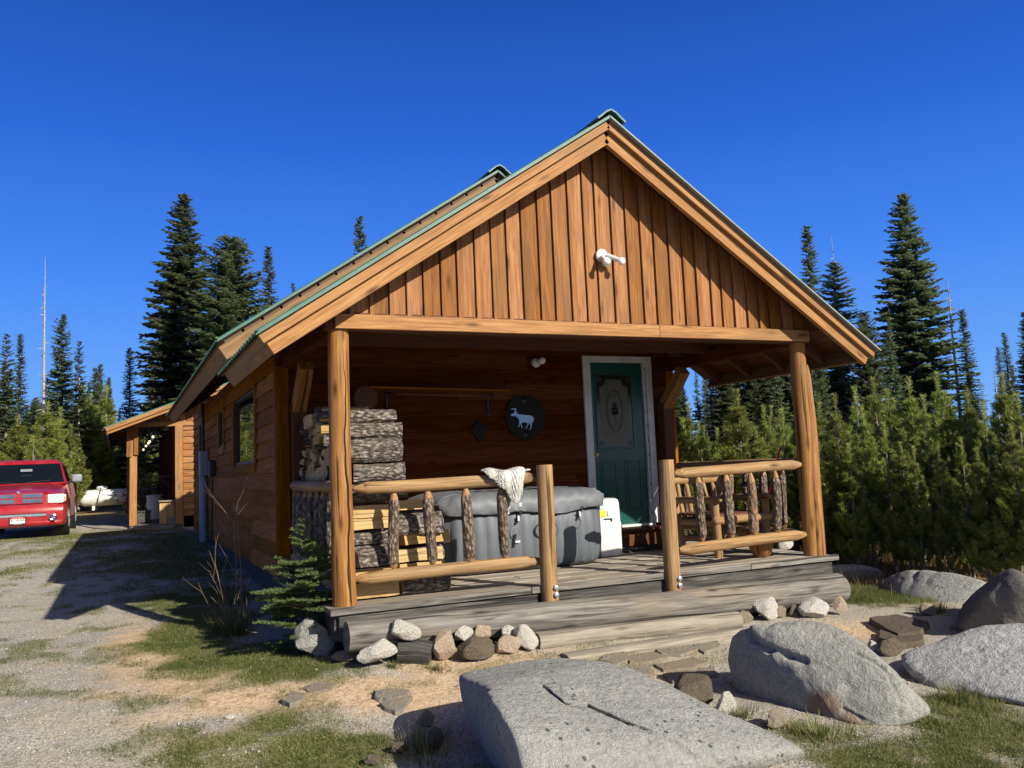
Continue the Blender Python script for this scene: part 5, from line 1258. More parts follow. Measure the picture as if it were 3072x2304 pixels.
for s_ in (1,-1):
    mb=MB(); quad(mb,[(s_*.925,1.85,1.29),(s_*.925,3.3,1.29),(s_*.785,3.15,1.74),(s_*.785,2.35,1.74)] if s_>0 else [(s_*.925,3.3,1.29),(s_*.925,1.85,1.29),(s_*.785,2.35,1.74),(s_*.785,3.15,1.74)],.012); tp(mb,'side_window',M_glass,cab)
    mb=MB(); mb.box((TXc+s_*1.14,TYf+1.95,TG+1.38),(.24,.10,.20)); m_=tp(mb,'wing_mirror',M_greypaint,bevel=.035)
    mb=MB(); mb.beam((TXc+s_*.93,TYf+1.98,TG+1.27),(TXc+s_*1.05,TYf+1.96,TG+1.31),.06,.05); parts(tr,mb,'mirror_arm',M_black,parent=m_)
    # headlight
    mb=MB(); mb.prism([(.60,.80),(.90,.79),(.985,.84),(.985,.98),(.92,1.005),(.60,1.005)] if s_>0 else [(-.60,.80),(-.60,1.005),(-.92,1.005),(-.985,.98),(-.985,.84),(-.90,.79)],(TXc,TYf+.075,TG),(1,0,0),(0,0,1),(0,1,0),.12,.5); hl=tp(mb,'headlight',M_lamp,bevel=.012)
    for dx in (.68,.80):
        mb=MB(); mb.lathe((TXc+s_*dx,TYf+.073,TG+.90),[(.0,.01),(.03,.008),(.05,0),(.055,.0)],14,(0,1,0)); parts(tr,mb,'reflector',M_chrome,40,parent=hl)
    mb=MB(); mb.box((TXc+s_*.955,TYf+.085,TG+.88),(.05,.03,.12)); parts(tr,mb,'turn_signal',M_amber,parent=hl,bevel=.01)
    # fog lamp
    mb=MB(); mb.lathe((TXc+s_*.72,TYf-.045,TG+.46),[(.085,.02),(.085,-.004),(.065,-.012),(.06,.0),(.03,.012),(0,.012)],18,(0,1,0)); tp(mb,'fog_light',M_chrome)
    # wipers
    mb=MB(); mb.beam((TXc+s_*.1-.1,TYf+1.58,TG+1.30),(TXc+s_*.6-.05,TYf+1.62,TG+1.35),.015,.012); tp(mb,'wiper',M_black)
    for yw in (.98,4.45):
        cx_=TXc+s_*.86
        mb=MB(); mb.lathe((cx_,TYf+yw,TG+.385),[(.22,-.125),(.34,-.13),(.375,-.105),(.385,-.06),(.385,.06),(.375,.105),(.34,.13),(.22,.125)],32,(1,0,0)); wh=tp(mb,'tyre',M_tire)
        mb=MB(); mb.lathe((cx_+s_*.10,TYf+yw,TG+.385),[(0,-.01*s_),(.22,-.02*s_),(.235,.02*s_)],24,(1,0,0)); rm=parts(tr,mb,'wheel_disc',M_black,40,parent=wh)
        mb=MB(); mb.lathe((cx_+s_*.10,TYf+yw,TG+.385),[(.245,.03*s_),(.225,.035*s_),(.215,.0)],24,(1,0,0)); parts(tr,mb,'rim',M_steel,40,parent=wh)
        for q in range(5):
            a=q*2*PI/5+.3; mb=MB(); mb.beam((cx_+s_*.135,TYf+yw,TG+.385),(cx_+s_*.12,TYf+yw+.225*math.cos(a),TG+.385+.225*math.sin(a)),.035,.07,(1,0,0)); parts(tr,mb,'spoke',M_steel,parent=wh,bevel=.008)
        mb=MB(); mb.lathe((cx_+s_*.10,TYf+yw,TG+.385),[(.39,.0),(.41,.0),(.43,.01)],20,(1,0,0))
        # dark wheel well
        mb=MB(); mb.lathe((cx_-s_*.12,TYf+yw,TG+.43),[(.0,.0),(.45,0),(.45,.278*s_),(.43,.278*s_),(.43,.02*s_),(0,.02*s_)],24,(1,0,0)); tp(mb,'wheel_well',M_black)
# bumper with air dam
mb=MB()
def bsec(z,hw,y,dep=.30): return [(TXc-hw,TYf+y+.22,TG+z),(TXc-hw*.93,TYf+y+.05,TG+z),(TXc-hw*.6,TYf+y,TG+z),(TXc,TYf+y-.02,TG+z),(TXc+hw*.6,TYf+y,TG+z),(TXc+hw*.93,TYf+y+.05,TG+z),(TXc+hw,TYf+y+.22,TG+z),(TXc+hw,TYf+y+.5,TG+z),(TXc-hw,TYf+y+.5,TG+z)]
loft(mb,[bsec(.26,.94,.06),bsec(.30,.97,.0),bsec(.36,.98,-.02),bsec(.38,.98,.0),bsec(.60,1.0,-.02),bsec(.70,1.0,.0),bsec(.76,.99,.05)]); bu=tp(mb,'bumper',M_car,bevel=.006)
mb=MB(); mb.box((TXc,TYf-.03,TG+.535),(1.16,.03,.055)); parts(tr,mb,'bumper_slot',M_greypaint,parent=bu)
mb=MB(); mb.box((TXc,TYf-.032,TG+.573),(1.16,.02,.022)); parts(tr,mb,'slot_shadow',M_black,parent=bu)
# grille
mb=MB(); mb.prism([(-.52,.80),(.52,.80),(.56,.86),(.54,1.0),(.48,1.06),(-.48,1.06),(-.54,1.0),(-.56,.86)],(TXc,TYf+.055,TG),(1,0,0),(0,0,1),(0,1,0),.1,.5); gr=tp(mb,'grille',M_car,bevel=.012)
for s_ in (-1,1):
    for zb,zh in ((.825,.09),(.945,.09)):
        mb=MB(); mb.box((TXc+s_*.285,TYf+.052,TG+zb+zh/2),(.41,.012,zh)); parts(tr,mb,'grille_opening',M_black,parent=gr)
        mb=MB()
        for q in range(4): mb.box((TXc+s_*.285,TYf+.042,TG+zb+.012+q*.0225),(.41,.012,.011))
        parts(tr,mb,'grille_bars',M_chrome,parent=gr)
mb=MB(); mb.prism([(-.035,.02),(-.02,-.02),(0,-.035),(.02,-.02),(.035,.02),(.015,.03),(-.015,.03)],(TXc,TYf+.035,TG+1.075),(1,0,0),(0,0,1),(0,1,0),.015,.5); parts(tr,mb,'emblem',M_chrome,parent=gr)
# plate
mb=MB(); mb.box((TXc,TYf-.05,TG+.425),(.34,.012,.19)); pf=tp(mb,'plate_frame',M_black)
mb=MB(); mb.box((TXc,TYf-.058,TG+.435),(.30,.006,.145)); parts(tr,mb,'plate',M_white,parent=pf)
mb=MB(); mb.box((TXc,TYf-.0615,TG+.487),(.30,.002,.038)); parts(tr,mb,'plate_band',M_red,parent=pf)
text('K   4U64',.075,(TXc,TYf-.0625,TG+.435),M_black,pf,tr,name='plate_number')
text('SCENIC IDAHO',.032,(TXc,TYf-.0635,TG+.487),M_white,pf,tr,name='plate_state')
text('DAVE SMITH',.030,(TXc,TYf-.0575,TG+.347),M_white,pf,tr,name='frame_lettering')
mb=MB(); mb.box((TXc,TYf+1.5,TG+.38),(1.5,2.2,.2)); mb.box((TXc,TYf+4,TG+.42),(1.3,2.6,.2)); tp(mb,'chassis',M_black)
mb=MB(); mb.beam((TXc-.13,TYf+1.86,TG+1.62),(TXc+.13,TYf+1.86,TG+1.62),.03,.06); tp(mb,'rear_view_mirror',M_greypaint,cab)
# ------------------------------------------------------------------ vegetation
def leafmat(name,stops,rough=.6,sss=0):
    N=NT(name); T=N.attr('T').outputs['Fac']; oi=N.n('ShaderNodeObjectInfo').outputs['Random']
    c=N.ramp(T,stops); h=N.n('ShaderNodeHueSaturation'); N.l(c,h.inputs['Color']); N.l(mapr(N,oi,0,1,.8,1.25),h.inputs['Value']); N.l(mapr(N,oi,0,1,.49,.512),h.inputs['Hue'])
    m=N.fin(h.outputs[0],rough,Specular__IOR__Level=.3)
    tr_=N.n('ShaderNodeBsdfTranslucent'); ms=N.n('ShaderNodeMixShader'); ms.inputs[0].default_value=.38; N.l(h.outputs[0],tr_.inputs[0]); N.l(N.b.outputs[0],ms.inputs[1]); N.l(tr_.outputs[0],ms.inputs[2]); N.l(ms.outputs[0],N.out.inputs[0])
    return m
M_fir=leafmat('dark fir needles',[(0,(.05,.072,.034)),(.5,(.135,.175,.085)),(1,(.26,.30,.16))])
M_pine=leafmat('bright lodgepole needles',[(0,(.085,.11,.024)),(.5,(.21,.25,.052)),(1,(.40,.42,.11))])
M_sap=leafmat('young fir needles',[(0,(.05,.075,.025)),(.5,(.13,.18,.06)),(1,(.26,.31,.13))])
M_grass=leafmat('lawn grass blades',[(0,(.04,.055,.012)),(.4,(.095,.125,.03)),(.7,(.20,.20,.075)),(1,(.45,.38,.22))],.7)
M_dry=leafmat('dry meadow grass',[(0,(.14,.08,.035)),(.5,(.33,.22,.095)),(1,(.55,.42,.23))],.8)
M_trunk=plain('grey fir bark',(.22,.185,.155),.9,8,1.0,var=.4)
M_snag=plain('bleached dead wood',(.34,.31,.28),.9,8,.8,var=.25)
M_twig=plain('brown twigs',(.17,.115,.075),.85,20,.6)
def tris(base,tip,wv):
    """thin triangles: base +- wv to tip"""
    n=len(base); V=np.empty((n*3,3)); V[0::3]=base-wv; V[1::3]=base+wv; V[2::3]=tip; return V,np.arange(n*3).reshape(n,3)
def diamonds(base,tip,wv,mid=.45):
    n=len(base); V=np.empty((n*4,3)); m=base+(tip-base)*mid; V[0::4]=base;V[1::4]=m-wv;V[2::4]=tip;V[3::4]=m+wv; return V,np.arange(n*4).reshape(n,4)
def fir(seed,H=14,Rb=2.0,c0=.06,nb=260,shape=.85,droop=.35,sparse=0,tw=.34,up=.25,irr=.25,top_bare=0):
    r=np.random.default_rng(seed); B=[];Tp=[];W=[];T=[]
    cl=fbm(np.linspace(0,9,60),np.zeros(60)+seed,1.0,seed,2)
    for b in range(nb):
        f=c0+(1-c0)*(b+r.random())/nb if not sparse else c0+(1-c0)*r.random()
        if f>1-top_bare: continue
        az=r.uniform(0,2*PI); 
        L=Rb*((1-f)**shape)*(1-irr+irr*2*vnoise(np.array(f*9+az*.9),np.array(az*1.3+seed),1,seed))*r.uniform(.75,1.08)+.12
        if f<c0+.08: L*=.75
        if r.random()<sparse*.5: continue
        dx,dy=math.cos(az),math.sin(az); k0=up*(f-.2)-droop*(1-f)*.6+r.uniform(-.1,.1)
        n=int(max(6,L/.085)); s=np.linspace(.10,1,n); 
        px=dx*s*L; py=dy*s*L; pz=f*H+k0*s*L+ .16*L*(s**2)*(1 if f<.85 else 2)-.12*L*s
        for side in (-1,1):
            ang=r.uniform(.75,1.1,n)*side; c_,s_=np.cos(ang),np.sin(ang)
            tl=tw*(1.12-s*.72)*np.minimum(1,L*.8)*r.uniform(.65,1.25,n)+.05
            tx=(dx*c_-dy*s_)*tl; ty=(dx*s_+dy*c_)*tl; tz=r.uniform(-.22,.14,n)*tl+k0*tl*.4
            b0=np.stack([px,py,pz],1); B.append(b0); t1=b0+np.stack([tx,ty,tz],1); Tp.append(t1)
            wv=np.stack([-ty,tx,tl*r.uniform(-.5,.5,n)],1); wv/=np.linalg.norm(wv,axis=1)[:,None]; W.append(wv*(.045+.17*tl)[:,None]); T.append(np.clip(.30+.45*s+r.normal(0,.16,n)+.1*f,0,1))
            # hanging / upright secondary spray
            b1=b0+(t1-b0)*.4; t2=b1+np.stack([tx*.5+r.normal(0,.05,n),ty*.5+r.normal(0,.05,n),tl*r.uniform(-.45,.30,n)],1); B.append(b1);Tp.append(t2); W.append(wv*(.045+.13*tl)[:,None]); T.append(np.clip(.2+.4*s+r.normal(0,.15,n),0,1))
        # tip
        b0=np.array([[px[-2],py[-2],pz[-2]]]);B.append(b0);Tp.append(b0+np.array([[dx*.25,dy*.25,.05]]));W.append(np.array([[-dy*.05,dx*.05,.0]]));T.append(np.array([.8]))
    # leader
    m=40; b0=np.stack([np.zeros(m),np.zeros(m),np.linspace(H*.9,H*.995,m)],1); a=r.uniform(0,6.28,m); l=.10+.35*(1-np.linspace(0,1,m)); B.append(b0);Tp.append(b0+np.stack([np.cos(a)*l,np.sin(a)*l,l*.3],1));W.append(np.stack([-np.sin(a)*.04,np.cos(a)*.04,np.zeros(m)],1));T.append(np.full(m,.7))
    B=np.concatenate(B);Tp=np.concatenate(Tp);W=np.concatenate(W);T=np.concatenate(T)
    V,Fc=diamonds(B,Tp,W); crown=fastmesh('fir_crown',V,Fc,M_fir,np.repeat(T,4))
    mb=MB(); mb.tube([(0,0,-.3),(0,0,H*.3),(.03,0,H*.7),(0,0,H*1.0)],[H*.013,H*.0105,H*.006,.012],8,.5)
    rr=random.Random(seed)
    for k in range(26):
        z=rr.uniform(.03,.5)*H; a=rr.uniform(0,6.28); l=rr.uniform(.3,.9); mb.tube([(0,0,z),(math.cos(a)*l,math.sin(a)*l,z-.1*l)],[.03,.008],4,.5,cap=False)
    trunk=mb.mesh('fir_trunk',M_trunk,60); return crown,trunk,H
def pine(seed,H=2.6,R0=.68,tuft=.088,nw=12,per=6,wid=.0042,nn=24):
    r=np.random.default_rng(seed); B=[];D=[];T=[]; br=[]
    def shoot(p,d,L,curl,lev,z0):
        n=max(2,int(L/.045)); q=np.array(p,float); d=np.array(d,float)
        for i in range(n):
            d=d+np.array([0,0,curl]); d/=np.linalg.norm(d); q=q+d*(L/n)
            if i>n*.22 or lev>0: B.append(q.copy());D.append(d.copy());T.append(.25+.6*(i/n)+r.normal(0,.1))
            if lev==0 and i>n*.25 and r.random()<.75:
                a=r.uniform(.5,.9)*(1 if r.random()<.5 else -1); c_,s_=math.cos(a),math.sin(a)
                d2=np.array([d[0]*c_-d[1]*s_,d[0]*s_+d[1]*c_,d[2]+r.uniform(0,.3)]); shoot(q,d2/np.linalg.norm(d2),L*.42*(1.1-i/n)+.04,curl*1.2,1,z0)
    for w_ in range(nw):
        f=(w_+.4)/nw; z=H*(.08+.80*f)
        for k in range(per):
            az=r.uniform(0,2*PI); L=(R0*1.15*(1-f)**1.0+.05)*r.uniform(.6,1.15)*(.7 if f<.15 else 1)
            s=r.uniform(.25,.6)+.5*f; d=np.array([math.cos(az),math.sin(az),s]); d/=np.linalg.norm(d); zz=z+r.uniform(-.03,.03)
            shoot((0,0,zz),d,L,.10,0,zz); br.append((zz,d,L))
    shoot((0,0,H*.80),(0,0,1),H*.21,0,1,0)
    B=np.array(B);D=np.array(D);T=np.array(T); n=len(B)
    Bn=np.repeat(B,nn,0);Dn=np.repeat(D,nn,0); m=len(Bn)
    rv=r.normal(size=(m,3)); pr=rv-Dn*(rv*Dn).sum(1)[:,None]; pr/=np.linalg.norm(pr,axis=1)[:,None]
    ph=r.uniform(.35,1.05,m)[:,None]; ln=(tuft*r.uniform(.7,1.15,m))[:,None]
    dirn=Dn*np.cos(ph)+pr*np.sin(ph); base=Bn+r.normal(0,.004,(m,3)); tip=base+dirn*ln
    sd=np.cross(dirn,r.normal(size=(m,3))); sd/=np.linalg.norm(sd,axis=1)[:,None]
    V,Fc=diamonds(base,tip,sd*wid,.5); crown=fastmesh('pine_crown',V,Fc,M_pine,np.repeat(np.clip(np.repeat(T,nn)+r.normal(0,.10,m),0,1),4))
    mb=MB(); mb.tube([(0,0,-.15),(.01,0,H*.4),(0,0,H)],[.035,.024,.006],7,.5)
    for zz,d,L in br[::2]: mb.tube([(0,0,zz),tuple(np.array([0,0,zz])+d*L*.6)],[.010,.005],4,.5,cap=False)
    trunk=mb.mesh('pine_trunk',M_trunk,60); return crown,trunk,H
def planted(name,mesh3,x,y,h,wsc=1.0,label='',cat='tree',group=None,rz=None,z=None,crownname='crown',tcount=[0]):
    crown,trunk,H=mesh3; s=h/H; z=gz(x,y) if z is None else z
    o=empty(name,(x,y,z-.02),label,cat,group,rz=random.uniform(0,6.28) if rz is None else rz); o.scale=(s*wsc,s*wsc,s)
    if crown: link(crownname,crown,o)
    link('trunk',trunk,o); return o
def tree_at(name,mesh3,px,ytop,d,wsc,label,group=None,cat='tree'):
    """tree at distance d whose top projects near (px,ytop)"""
    r_=ray(px,1400); hv=vec((r_.x,r_.y,0)).normalized(); x=CP.x+hv.x*d; y=CP.y+hv.y*d; z=gz(x,y)
    h=5.0
    for _ in range(8):
        pxx,pyy=pix((x,y,z+h)); h+=(pyy-ytop)*d/F*.9
        hx=ray(px+(px-pxx),1400)
        dxp=px-pxx; x+=RT.x*dxp*d/F; y+=RT.y*dxp*d/F
    return planted(name,mesh3,x,y,h,wsc,label,cat,group)
FA=fir(1,14,2.2,nb=520,shape=.72,tw=.42); FB=fir(2,14,1.3,nb=460,shape=.9,tw=.34,droop=.6,irr=.15); FC_=fir(3,14,1.9,c0=.12,nb=330,shape=.7,sparse=.35,irr=.4,tw=.4)
FD=fir(4,12,2.4,nb=520,shape=.62,up=.55,droop=.1,irr=.3); FE=fir(5,14,1.6,nb=420,shape=.8,irr=.35); FF=fir(6,14,1.7,c0=.30,nb=320,shape=.6,irr=.5,top_bare=.0)
def snag(seed,H=14,nb=46,low=.0):
    rr=random.Random(seed); mb=MB(); mb.tube([(0,0,-.3),(.04,0,H*.35),(0,.03,H*.7),(.03,0,H)],[H*.014,H*.010,H*.006,.02],8,.5)
    for k in range(nb):
        f=rr.uniform(.25,.97); a=rr.uniform(0,6.28); l=(1-f)**.8*1.9*rr.uniform(.3,1)+.12; c_,s_=math.cos(a),math.sin(a)
        mb.tube([(0,0,f*H),(c_*l*.5,s_*l*.5,f*H-.05*l),(c_*l,s_*l,f*H+rr.uniform(-.25,.15)*l)],[.035,.02,.006],4,.5,cap=False)
    return None,mb.mesh('snag_trunk',M_snag,60),H
S1=snag(1,18,60); S2=snag(2,14,20)
PP=[pine(10,nw=15),pine(11,R0=.55,nw=14),pine(12,R0=.7,nw=16,per=7),pine(13,R0=.5,per=5,nw=15)]
GT='tall conifers behind the clearing'
tree_at('fir_tree',FA,550,588,44,1.22,'tallest dark fir on the left, standing against open sky',GT)
tree_at('fir_tree',FD,690,715,40,1.35,'broad bushy fir just right of the tallest left fir',GT)
tree_at('fir_tree',FB,805,742,52,1.0,'slender dark spire fir between the bushy fir and the roof',GT)
tree_at('fir_tree',FE,1077,650,46,.85,'fir top peeking over the left roof slope',GT)
tree_at('fir_tree',FE,880,850,60,.6,'thin pale fir right against the roof line beside the spire',GT)
tree_at('fir_tree',FF,187,943,52,1.0,'fir with bare middle trunk and bushy crown top beside the snag',GT)
tree_at('fir_tree',FC_,22,1000,50,.9,'thin fir at the far left edge with a tiny tufted top',GT)
tree_at('fir_tree',FB,62,1003,52,1.0,'narrow spire fir second from the left edge',GT)
tree_at('fir_tree',FC_,238,1022,50,.8,'sparse leaning fir right of the bare-middled one',GT)
tree_at('fir_tree',FE,388,1042,50,.95,'lone pale pointed fir in the open sky gap above the outbuilding',GT)
tree_at('dead_tree',S1,135,770,52,.6,'tall bleached dead tree trunk at the left',None)
tree_at('dead_tree',S2,2842,835,38,.8,'bare dead trunk just right of the tallest right fir',None)
tree_at('dead_tree',S2,2980,1090,32,.9,'leaning dead grey tree between right edge firs',None)
tree_at('fir_tree',FA,2706,588,38,1.25,'tallest fir on the right, standing clear against the sky',GT)
tree_at('fir_tree',FB,2420,680,44,1.15,'slender spire fir touching the right roof slope',GT)
tree_at('fir_tree',FF,2497,790,40,1.5,'shaggy fir beside the spire with broad side branches',GT)
tree_at('dead_tree',S2,2494,705,40.5,.5,'bare dead leader rising from the shaggy fir',None)
tree_at('fir_tree',FD,2590,940,36,.9,'rounder fir low between roof tip and the tallest right fir',GT)
tree_at('fir_tree',FE,2665,960,34,.75,'small pointed fir on the left flank of the tallest right fir',GT)
tree_at('fir_tree',FB,2886,928,38,1.25,'regular pointed spire fir right of the dead trunk',GT)
tree_at('fir_tree',FE,3012,998,40,1.0,'pointed fir near the right edge',GT)
tree_at('fir_tree',FE,2992,1040,42,.8,'smaller fir just left of the right edge pair',GT)
tree_at('fir_tree',FA,3072,935,36,.9,'big fir half cut by the right edge',GT)
tree_at('fir_tree',FC_,2087,1112,34,.7,'thin trunked fir seen in the sky gap under the porch roof',GT)
tree_at('fir_tree',FC_,2110,1125,36,.7,'second thin trunked fir in the sky gap under the porch roof',GT)
tree_at('fir_tree',FB,2040,1130,34,1.3,'fir left of the sky gap beside the knee brace',GT)
# forest filling in behind
rs=random.Random(44); FIR=[FA,FB,FC_,FD,FE,FF,FB]
for i in range(46):
    px=-60+rs.uniform(0,560) ; d=rs.uniform(64,92)
    yt={0:1130}.get(0)+rs.uniform(-40,150)+ (130 if 330<px<440 else 0)
    tree_at('fir_tree',rs.choice(FIR),px,yt,d,rs.uniform(.8,1.2),'dark conifer in the forest edge behind the truck','forest conifers on the left')
for i in range(80):
    px=2000+rs.uniform(0,1250); d=rs.uniform(28,60)
    yt=1120+rs.uniform(-40,160)
    if 2790<px<3000: yt+=60
    if 2050<px<2110: yt+=130
    elif 2120<px<2450: yt-=90; d=rs.uniform(26,34)
    tree_at('fir_tree',rs.choice(FIR),px,yt,d,rs.uniform(.85,1.25),'dark conifer in the forest behind the young pines','forest conifers on the right')
for i in range(26):
    px=-1500+rs.uniform(0,1430); tree_at('fir_tree',rs.choice(FIR),px,1060+rs.uniform(-60,160),rs.uniform(40,75),rs.uniform(.9,1.3),'dark conifer in the forest edge behind the truck','forest conifers on the left')
# mid green pines behind the truck and outbuilding
LP=[(250,1160,38),(318,1165,38),(270,1190,36),(200,1200,36),(150,1215,38),(95,1225,36),(40,1235,38),(-10,1220,37),(345,1290,35),(375,1300,36),(225,1260,34),(300,1250,34),(170,1290,33),(110,1300,34),(60,1310,33),(15,1310,33),(330,1330,36),(285,1330,33),(395,1310,44),(430,1300,48),(470,1290,50),(250,1340,35),(200,1350,32),(140,1360,33),(80,1350,32),(360,1360,42),(400,1380,44),(440,1370,44),(480,1360,46),(520,1350,46)]
for i,(px,yt,d) in enumerate(LP):
    lb='bright green pine with upswept tips behind the truck cab' if i==0 else ('olive pine crown beside it, left of the lone pale fir' if i==1 else 'young pine in the row behind truck and gas tank')
    tree_at('pine_tree',PP[i%4],px,yt,d+21,1.3,lb,'pines behind the truck')
rs=random.Random(15)
for i in range(26):
    px=rs.uniform(-60,420); tree_at('pine_tree',PP[i%4],px,rs.uniform(1200,1370)+(90 if px>330 else 0),(rs.uniform(38,47) if px<225 else rs.uniform(50,60)),rs.uniform(1.2,1.6),'young pine in the row behind truck and gas tank','pines behind the truck')
# young pines on the right
YP=[(2048,1259,13.5),(2096,1272,13.2),(2210,1180,13),(2150,1290,13.8),(2290,1225,13.5),(2345,1235,13),(2400,1205,14),(2455,1215,13),(2504,1192,12.5),(2565,1170,13),(2619,1143,13.5),(2660,1178,12.5),(2725,1143,12.5),(2770,1195,12),(2810,1127,13),(2850,1200,12),(2900,1178,12),(2950,1215,11.5),(3005,1135,11.8),(3050,1190,11.2),(3100,1170,11.5),
 (2070,1330,12.5),(2250,1290,12.3),(2320,1310,12),(2380,1320,12.2),(2440,1330,11.8),(2480,1300,12),(2540,1310,11.6),(2600,1290,11.8),(2650,1330,11.5),(2700,1300,11.4),(2760,1320,11.2),(2830,1310,11),(2880,1330,10.9),(2930,1300,10.7),(2985,1330,10.6),(3040,1310,10.5),(3090,1340,10.4)]
for i,(px,yt,d) in enumerate(YP):
    if i>20: yt+=random.Random(i+3).uniform(-70,110); px+=random.Random(i).uniform(-20,20)
    lb={2:'pointed young pine rising above the right railing',10:'young pine with a tall leader right of the right porch post',18:'tallest young pine near the right edge',14:'tall young pine right of the middle of the thicket'}.get(i,'young green pine in the dense thicket at the right')
    tree_at('pine_tree',PP[(i*7)%4],px,yt,d,random.Random(i).uniform(.85,1.25),lb,'young pines at the right')
rs=random.Random(5)
for i in range(30):
    px=rs.uniform(2000,3250); tree_at('pine_tree',rs.choice(PP),px,rs.uniform(1200,1360),rs.uniform(14,22),rs.uniform(.8,1.3),'young green pine in the dense thicket at the right','young pines at the right')
# trees outside the frame on the left that the side window mirrors
for i in range(12):
    x=-9-rs.uniform(0,14); y=rs.uniform(2,22); planted('fir_tree',rs.choice([FA,FD,FE]),x-4,y,rs.uniform(9,14),1,'forest fir standing left of the driveway','tree','forest conifers on the left')
# ------------------------------------------------------------------ small fir by the porch post
def sapling(x,y,z,h):
    r=np.random.default_rng(4); B=[];D=[];mb=MB(); mb.tube([(0,0,-.05),(.0,0,h*.5),(.03,0,h)],[.014,.010,.004],7,.5)
    bl=[]
    for k in range(120):
        f=.05+.93*r.random(); az=r.uniform(0,2*PI) ; L=(.40*math.sin(PI*min(1,(.12+f*.9)))**.8*(1.1-f*.62)+.06)*r.uniform(.35,1.0)
        if r.random()<.10: continue
        if math.cos(az)<-.2: L*=1.25*(1.2-f*.5)
        d=np.array([math.cos(az),math.sin(az)*.9,r.uniform(-.25,.2)+.45*f]); p=np.array([0.,0,f*h]); n=int(L/.012)
        for i in range(n):
            d=d+np.array([0,0,-.002]); d/=np.linalg.norm(d); p=p+d*L/n; B.append(p.copy());D.append(d.copy())
            if i%2==0 and i>n*.15:
                for s_ in (-1,1):
                    a=s_*r.uniform(.7,.95); c_,q=math.cos(a),math.sin(a); d2=np.array([d[0]*c_-d[1]*q,d[0]*q+d[1]*c_,d[2]-.03+r.normal(0,.08)]); d2/=np.linalg.norm(d2); l2=L*.38*(1.15-i/n)*r.uniform(.7,1.2); m=int(l2/.012)
                    for j in range(m): B.append(p+d2*(j+1)*.012);D.append(d2)
        bl.append((f*h,d,L))
    for zz,d,L in bl: mb.tube([(0,0,zz),tuple(np.array([0,0,zz])+d*L*.9)],[.006,.002],4,.5,cap=False)
    B=np.array(B);D=np.array(D);nn=9; Bn=np.repeat(B,nn,0);Dn=np.repeat(D,nn,0);m=len(Bn); rv=r.normal(size=(m,3)); pr=rv-Dn*(rv*Dn).sum(1)[:,None]; pr/=np.linalg.norm(pr,axis=1)[:,None]; pr[:,2]=np.abs(pr[:,2])*.5+pr[:,2]*.5
    ph=r.uniform(.7,1.25,m)[:,None]; dirn=Dn*np.cos(ph)+pr*np.sin(ph); base=Bn+Dn*(r.uniform(-.006,.006,m)[:,None]); tip=base+dirn*(r.uniform(.020,.034,m)[:,None]); sd=np.cross(dirn,r.normal(size=(m,3))); sd/=np.linalg.norm(sd,axis=1)[:,None]
    V,Fc=tris(base,tip,sd*.0032); T=np.clip(.5+r.normal(0,.22,m),0,1)
    o=empty('fir_sapling',(x,y,z),'knee high young fir growing against the left porch post','tree'); link('crown',fastmesh('sapling_crown',V,Fc,M_sap,np.repeat(T,3)),o); link('trunk',mb.mesh('sapling_trunk',M_twig,60),o)
sapling(-.22,.36,gz(-.22,.36)-.05,1.12)
# leafless shrub
P=grd(715,1890); t=empty('twig_shrub',P,'leafless twiggy shrub with grass at its foot beside the side wall','shrub')
mb=MB(); rs=random.Random(12)
def stem(p,d,L,r,lev):
    pts=[p];q=vec(p);d=vec(d).normalized()
    for i in range(5):
        d=(d+vec((rs.uniform(-.12,.12),rs.uniform(-.12,.12),rs.uniform(-.02,.1)))).normalized(); q=q+d*L/5; pts.append(q.copy())
        if lev<2 and i>0 and rs.random()<.6: stem(q,d+vec((rs.uniform(-.9,.9),rs.uniform(-.9,.9),rs.uniform(-.1,.5))),L*rs.uniform(.3,.5),r*.6,lev+1)
    mb.tube(pts,[r*(1-.14*i) for i in range(6)],5,.5)
for tp_,h_ in (((690,1560),1),((733,1545),1),((640,1650),.9)):
    Q=aty(tp_[0],tp_[1]+0,P.y); stem(P+vec((rs.uniform(-.04,.04),rs.uniform(-.04,.04),0)),Q-P,(Q-P).length,.0048,0)
for k in range(16): stem(P+vec((rs.uniform(-.1,.1),rs.uniform(-.1,.1),0)),(rs.uniform(-.8,.7),rs.uniform(-.5,.5),1),rs.uniform(.25,.6),.004,1)
parts(t,mb,'twigs',M_twig)
# shrub by the outbuilding
P=aty(435,1490,24.4); t=empty('leafy_shrub',(P.x,26.0,.0),'yellowing leafy shrub beyond the outbuilding porch','shrub')
r=np.random.default_rng(8); m=1400; c=np.stack([r.normal(0,.30,m),r.normal(0,.3,m),.2+np.abs(r.normal(.5,.35,m))],1)+np.array([P.x-.1,26.0,-.15]); dr=r.normal(size=(m,3))*.05; wv=r.normal(size=(m,3))*.022
V,Fc=diamonds(c,c+dr,wv); me=fastmesh('foliage',V-np.array(t.location),Fc,M_dry,np.repeat(r.random(m),4)); link('foliage',me,t)
mb=MB()
for k in range(14): mb.tube([(P.x-.1+rs.uniform(-.1,.1),26,-.2),(P.x-.1+rs.uniform(-.4,.4),26+rs.uniform(-.3,.3),rs.uniform(.6,1.1))],[.012,.005],5)
parts(t,mb,'stems',M_twig)
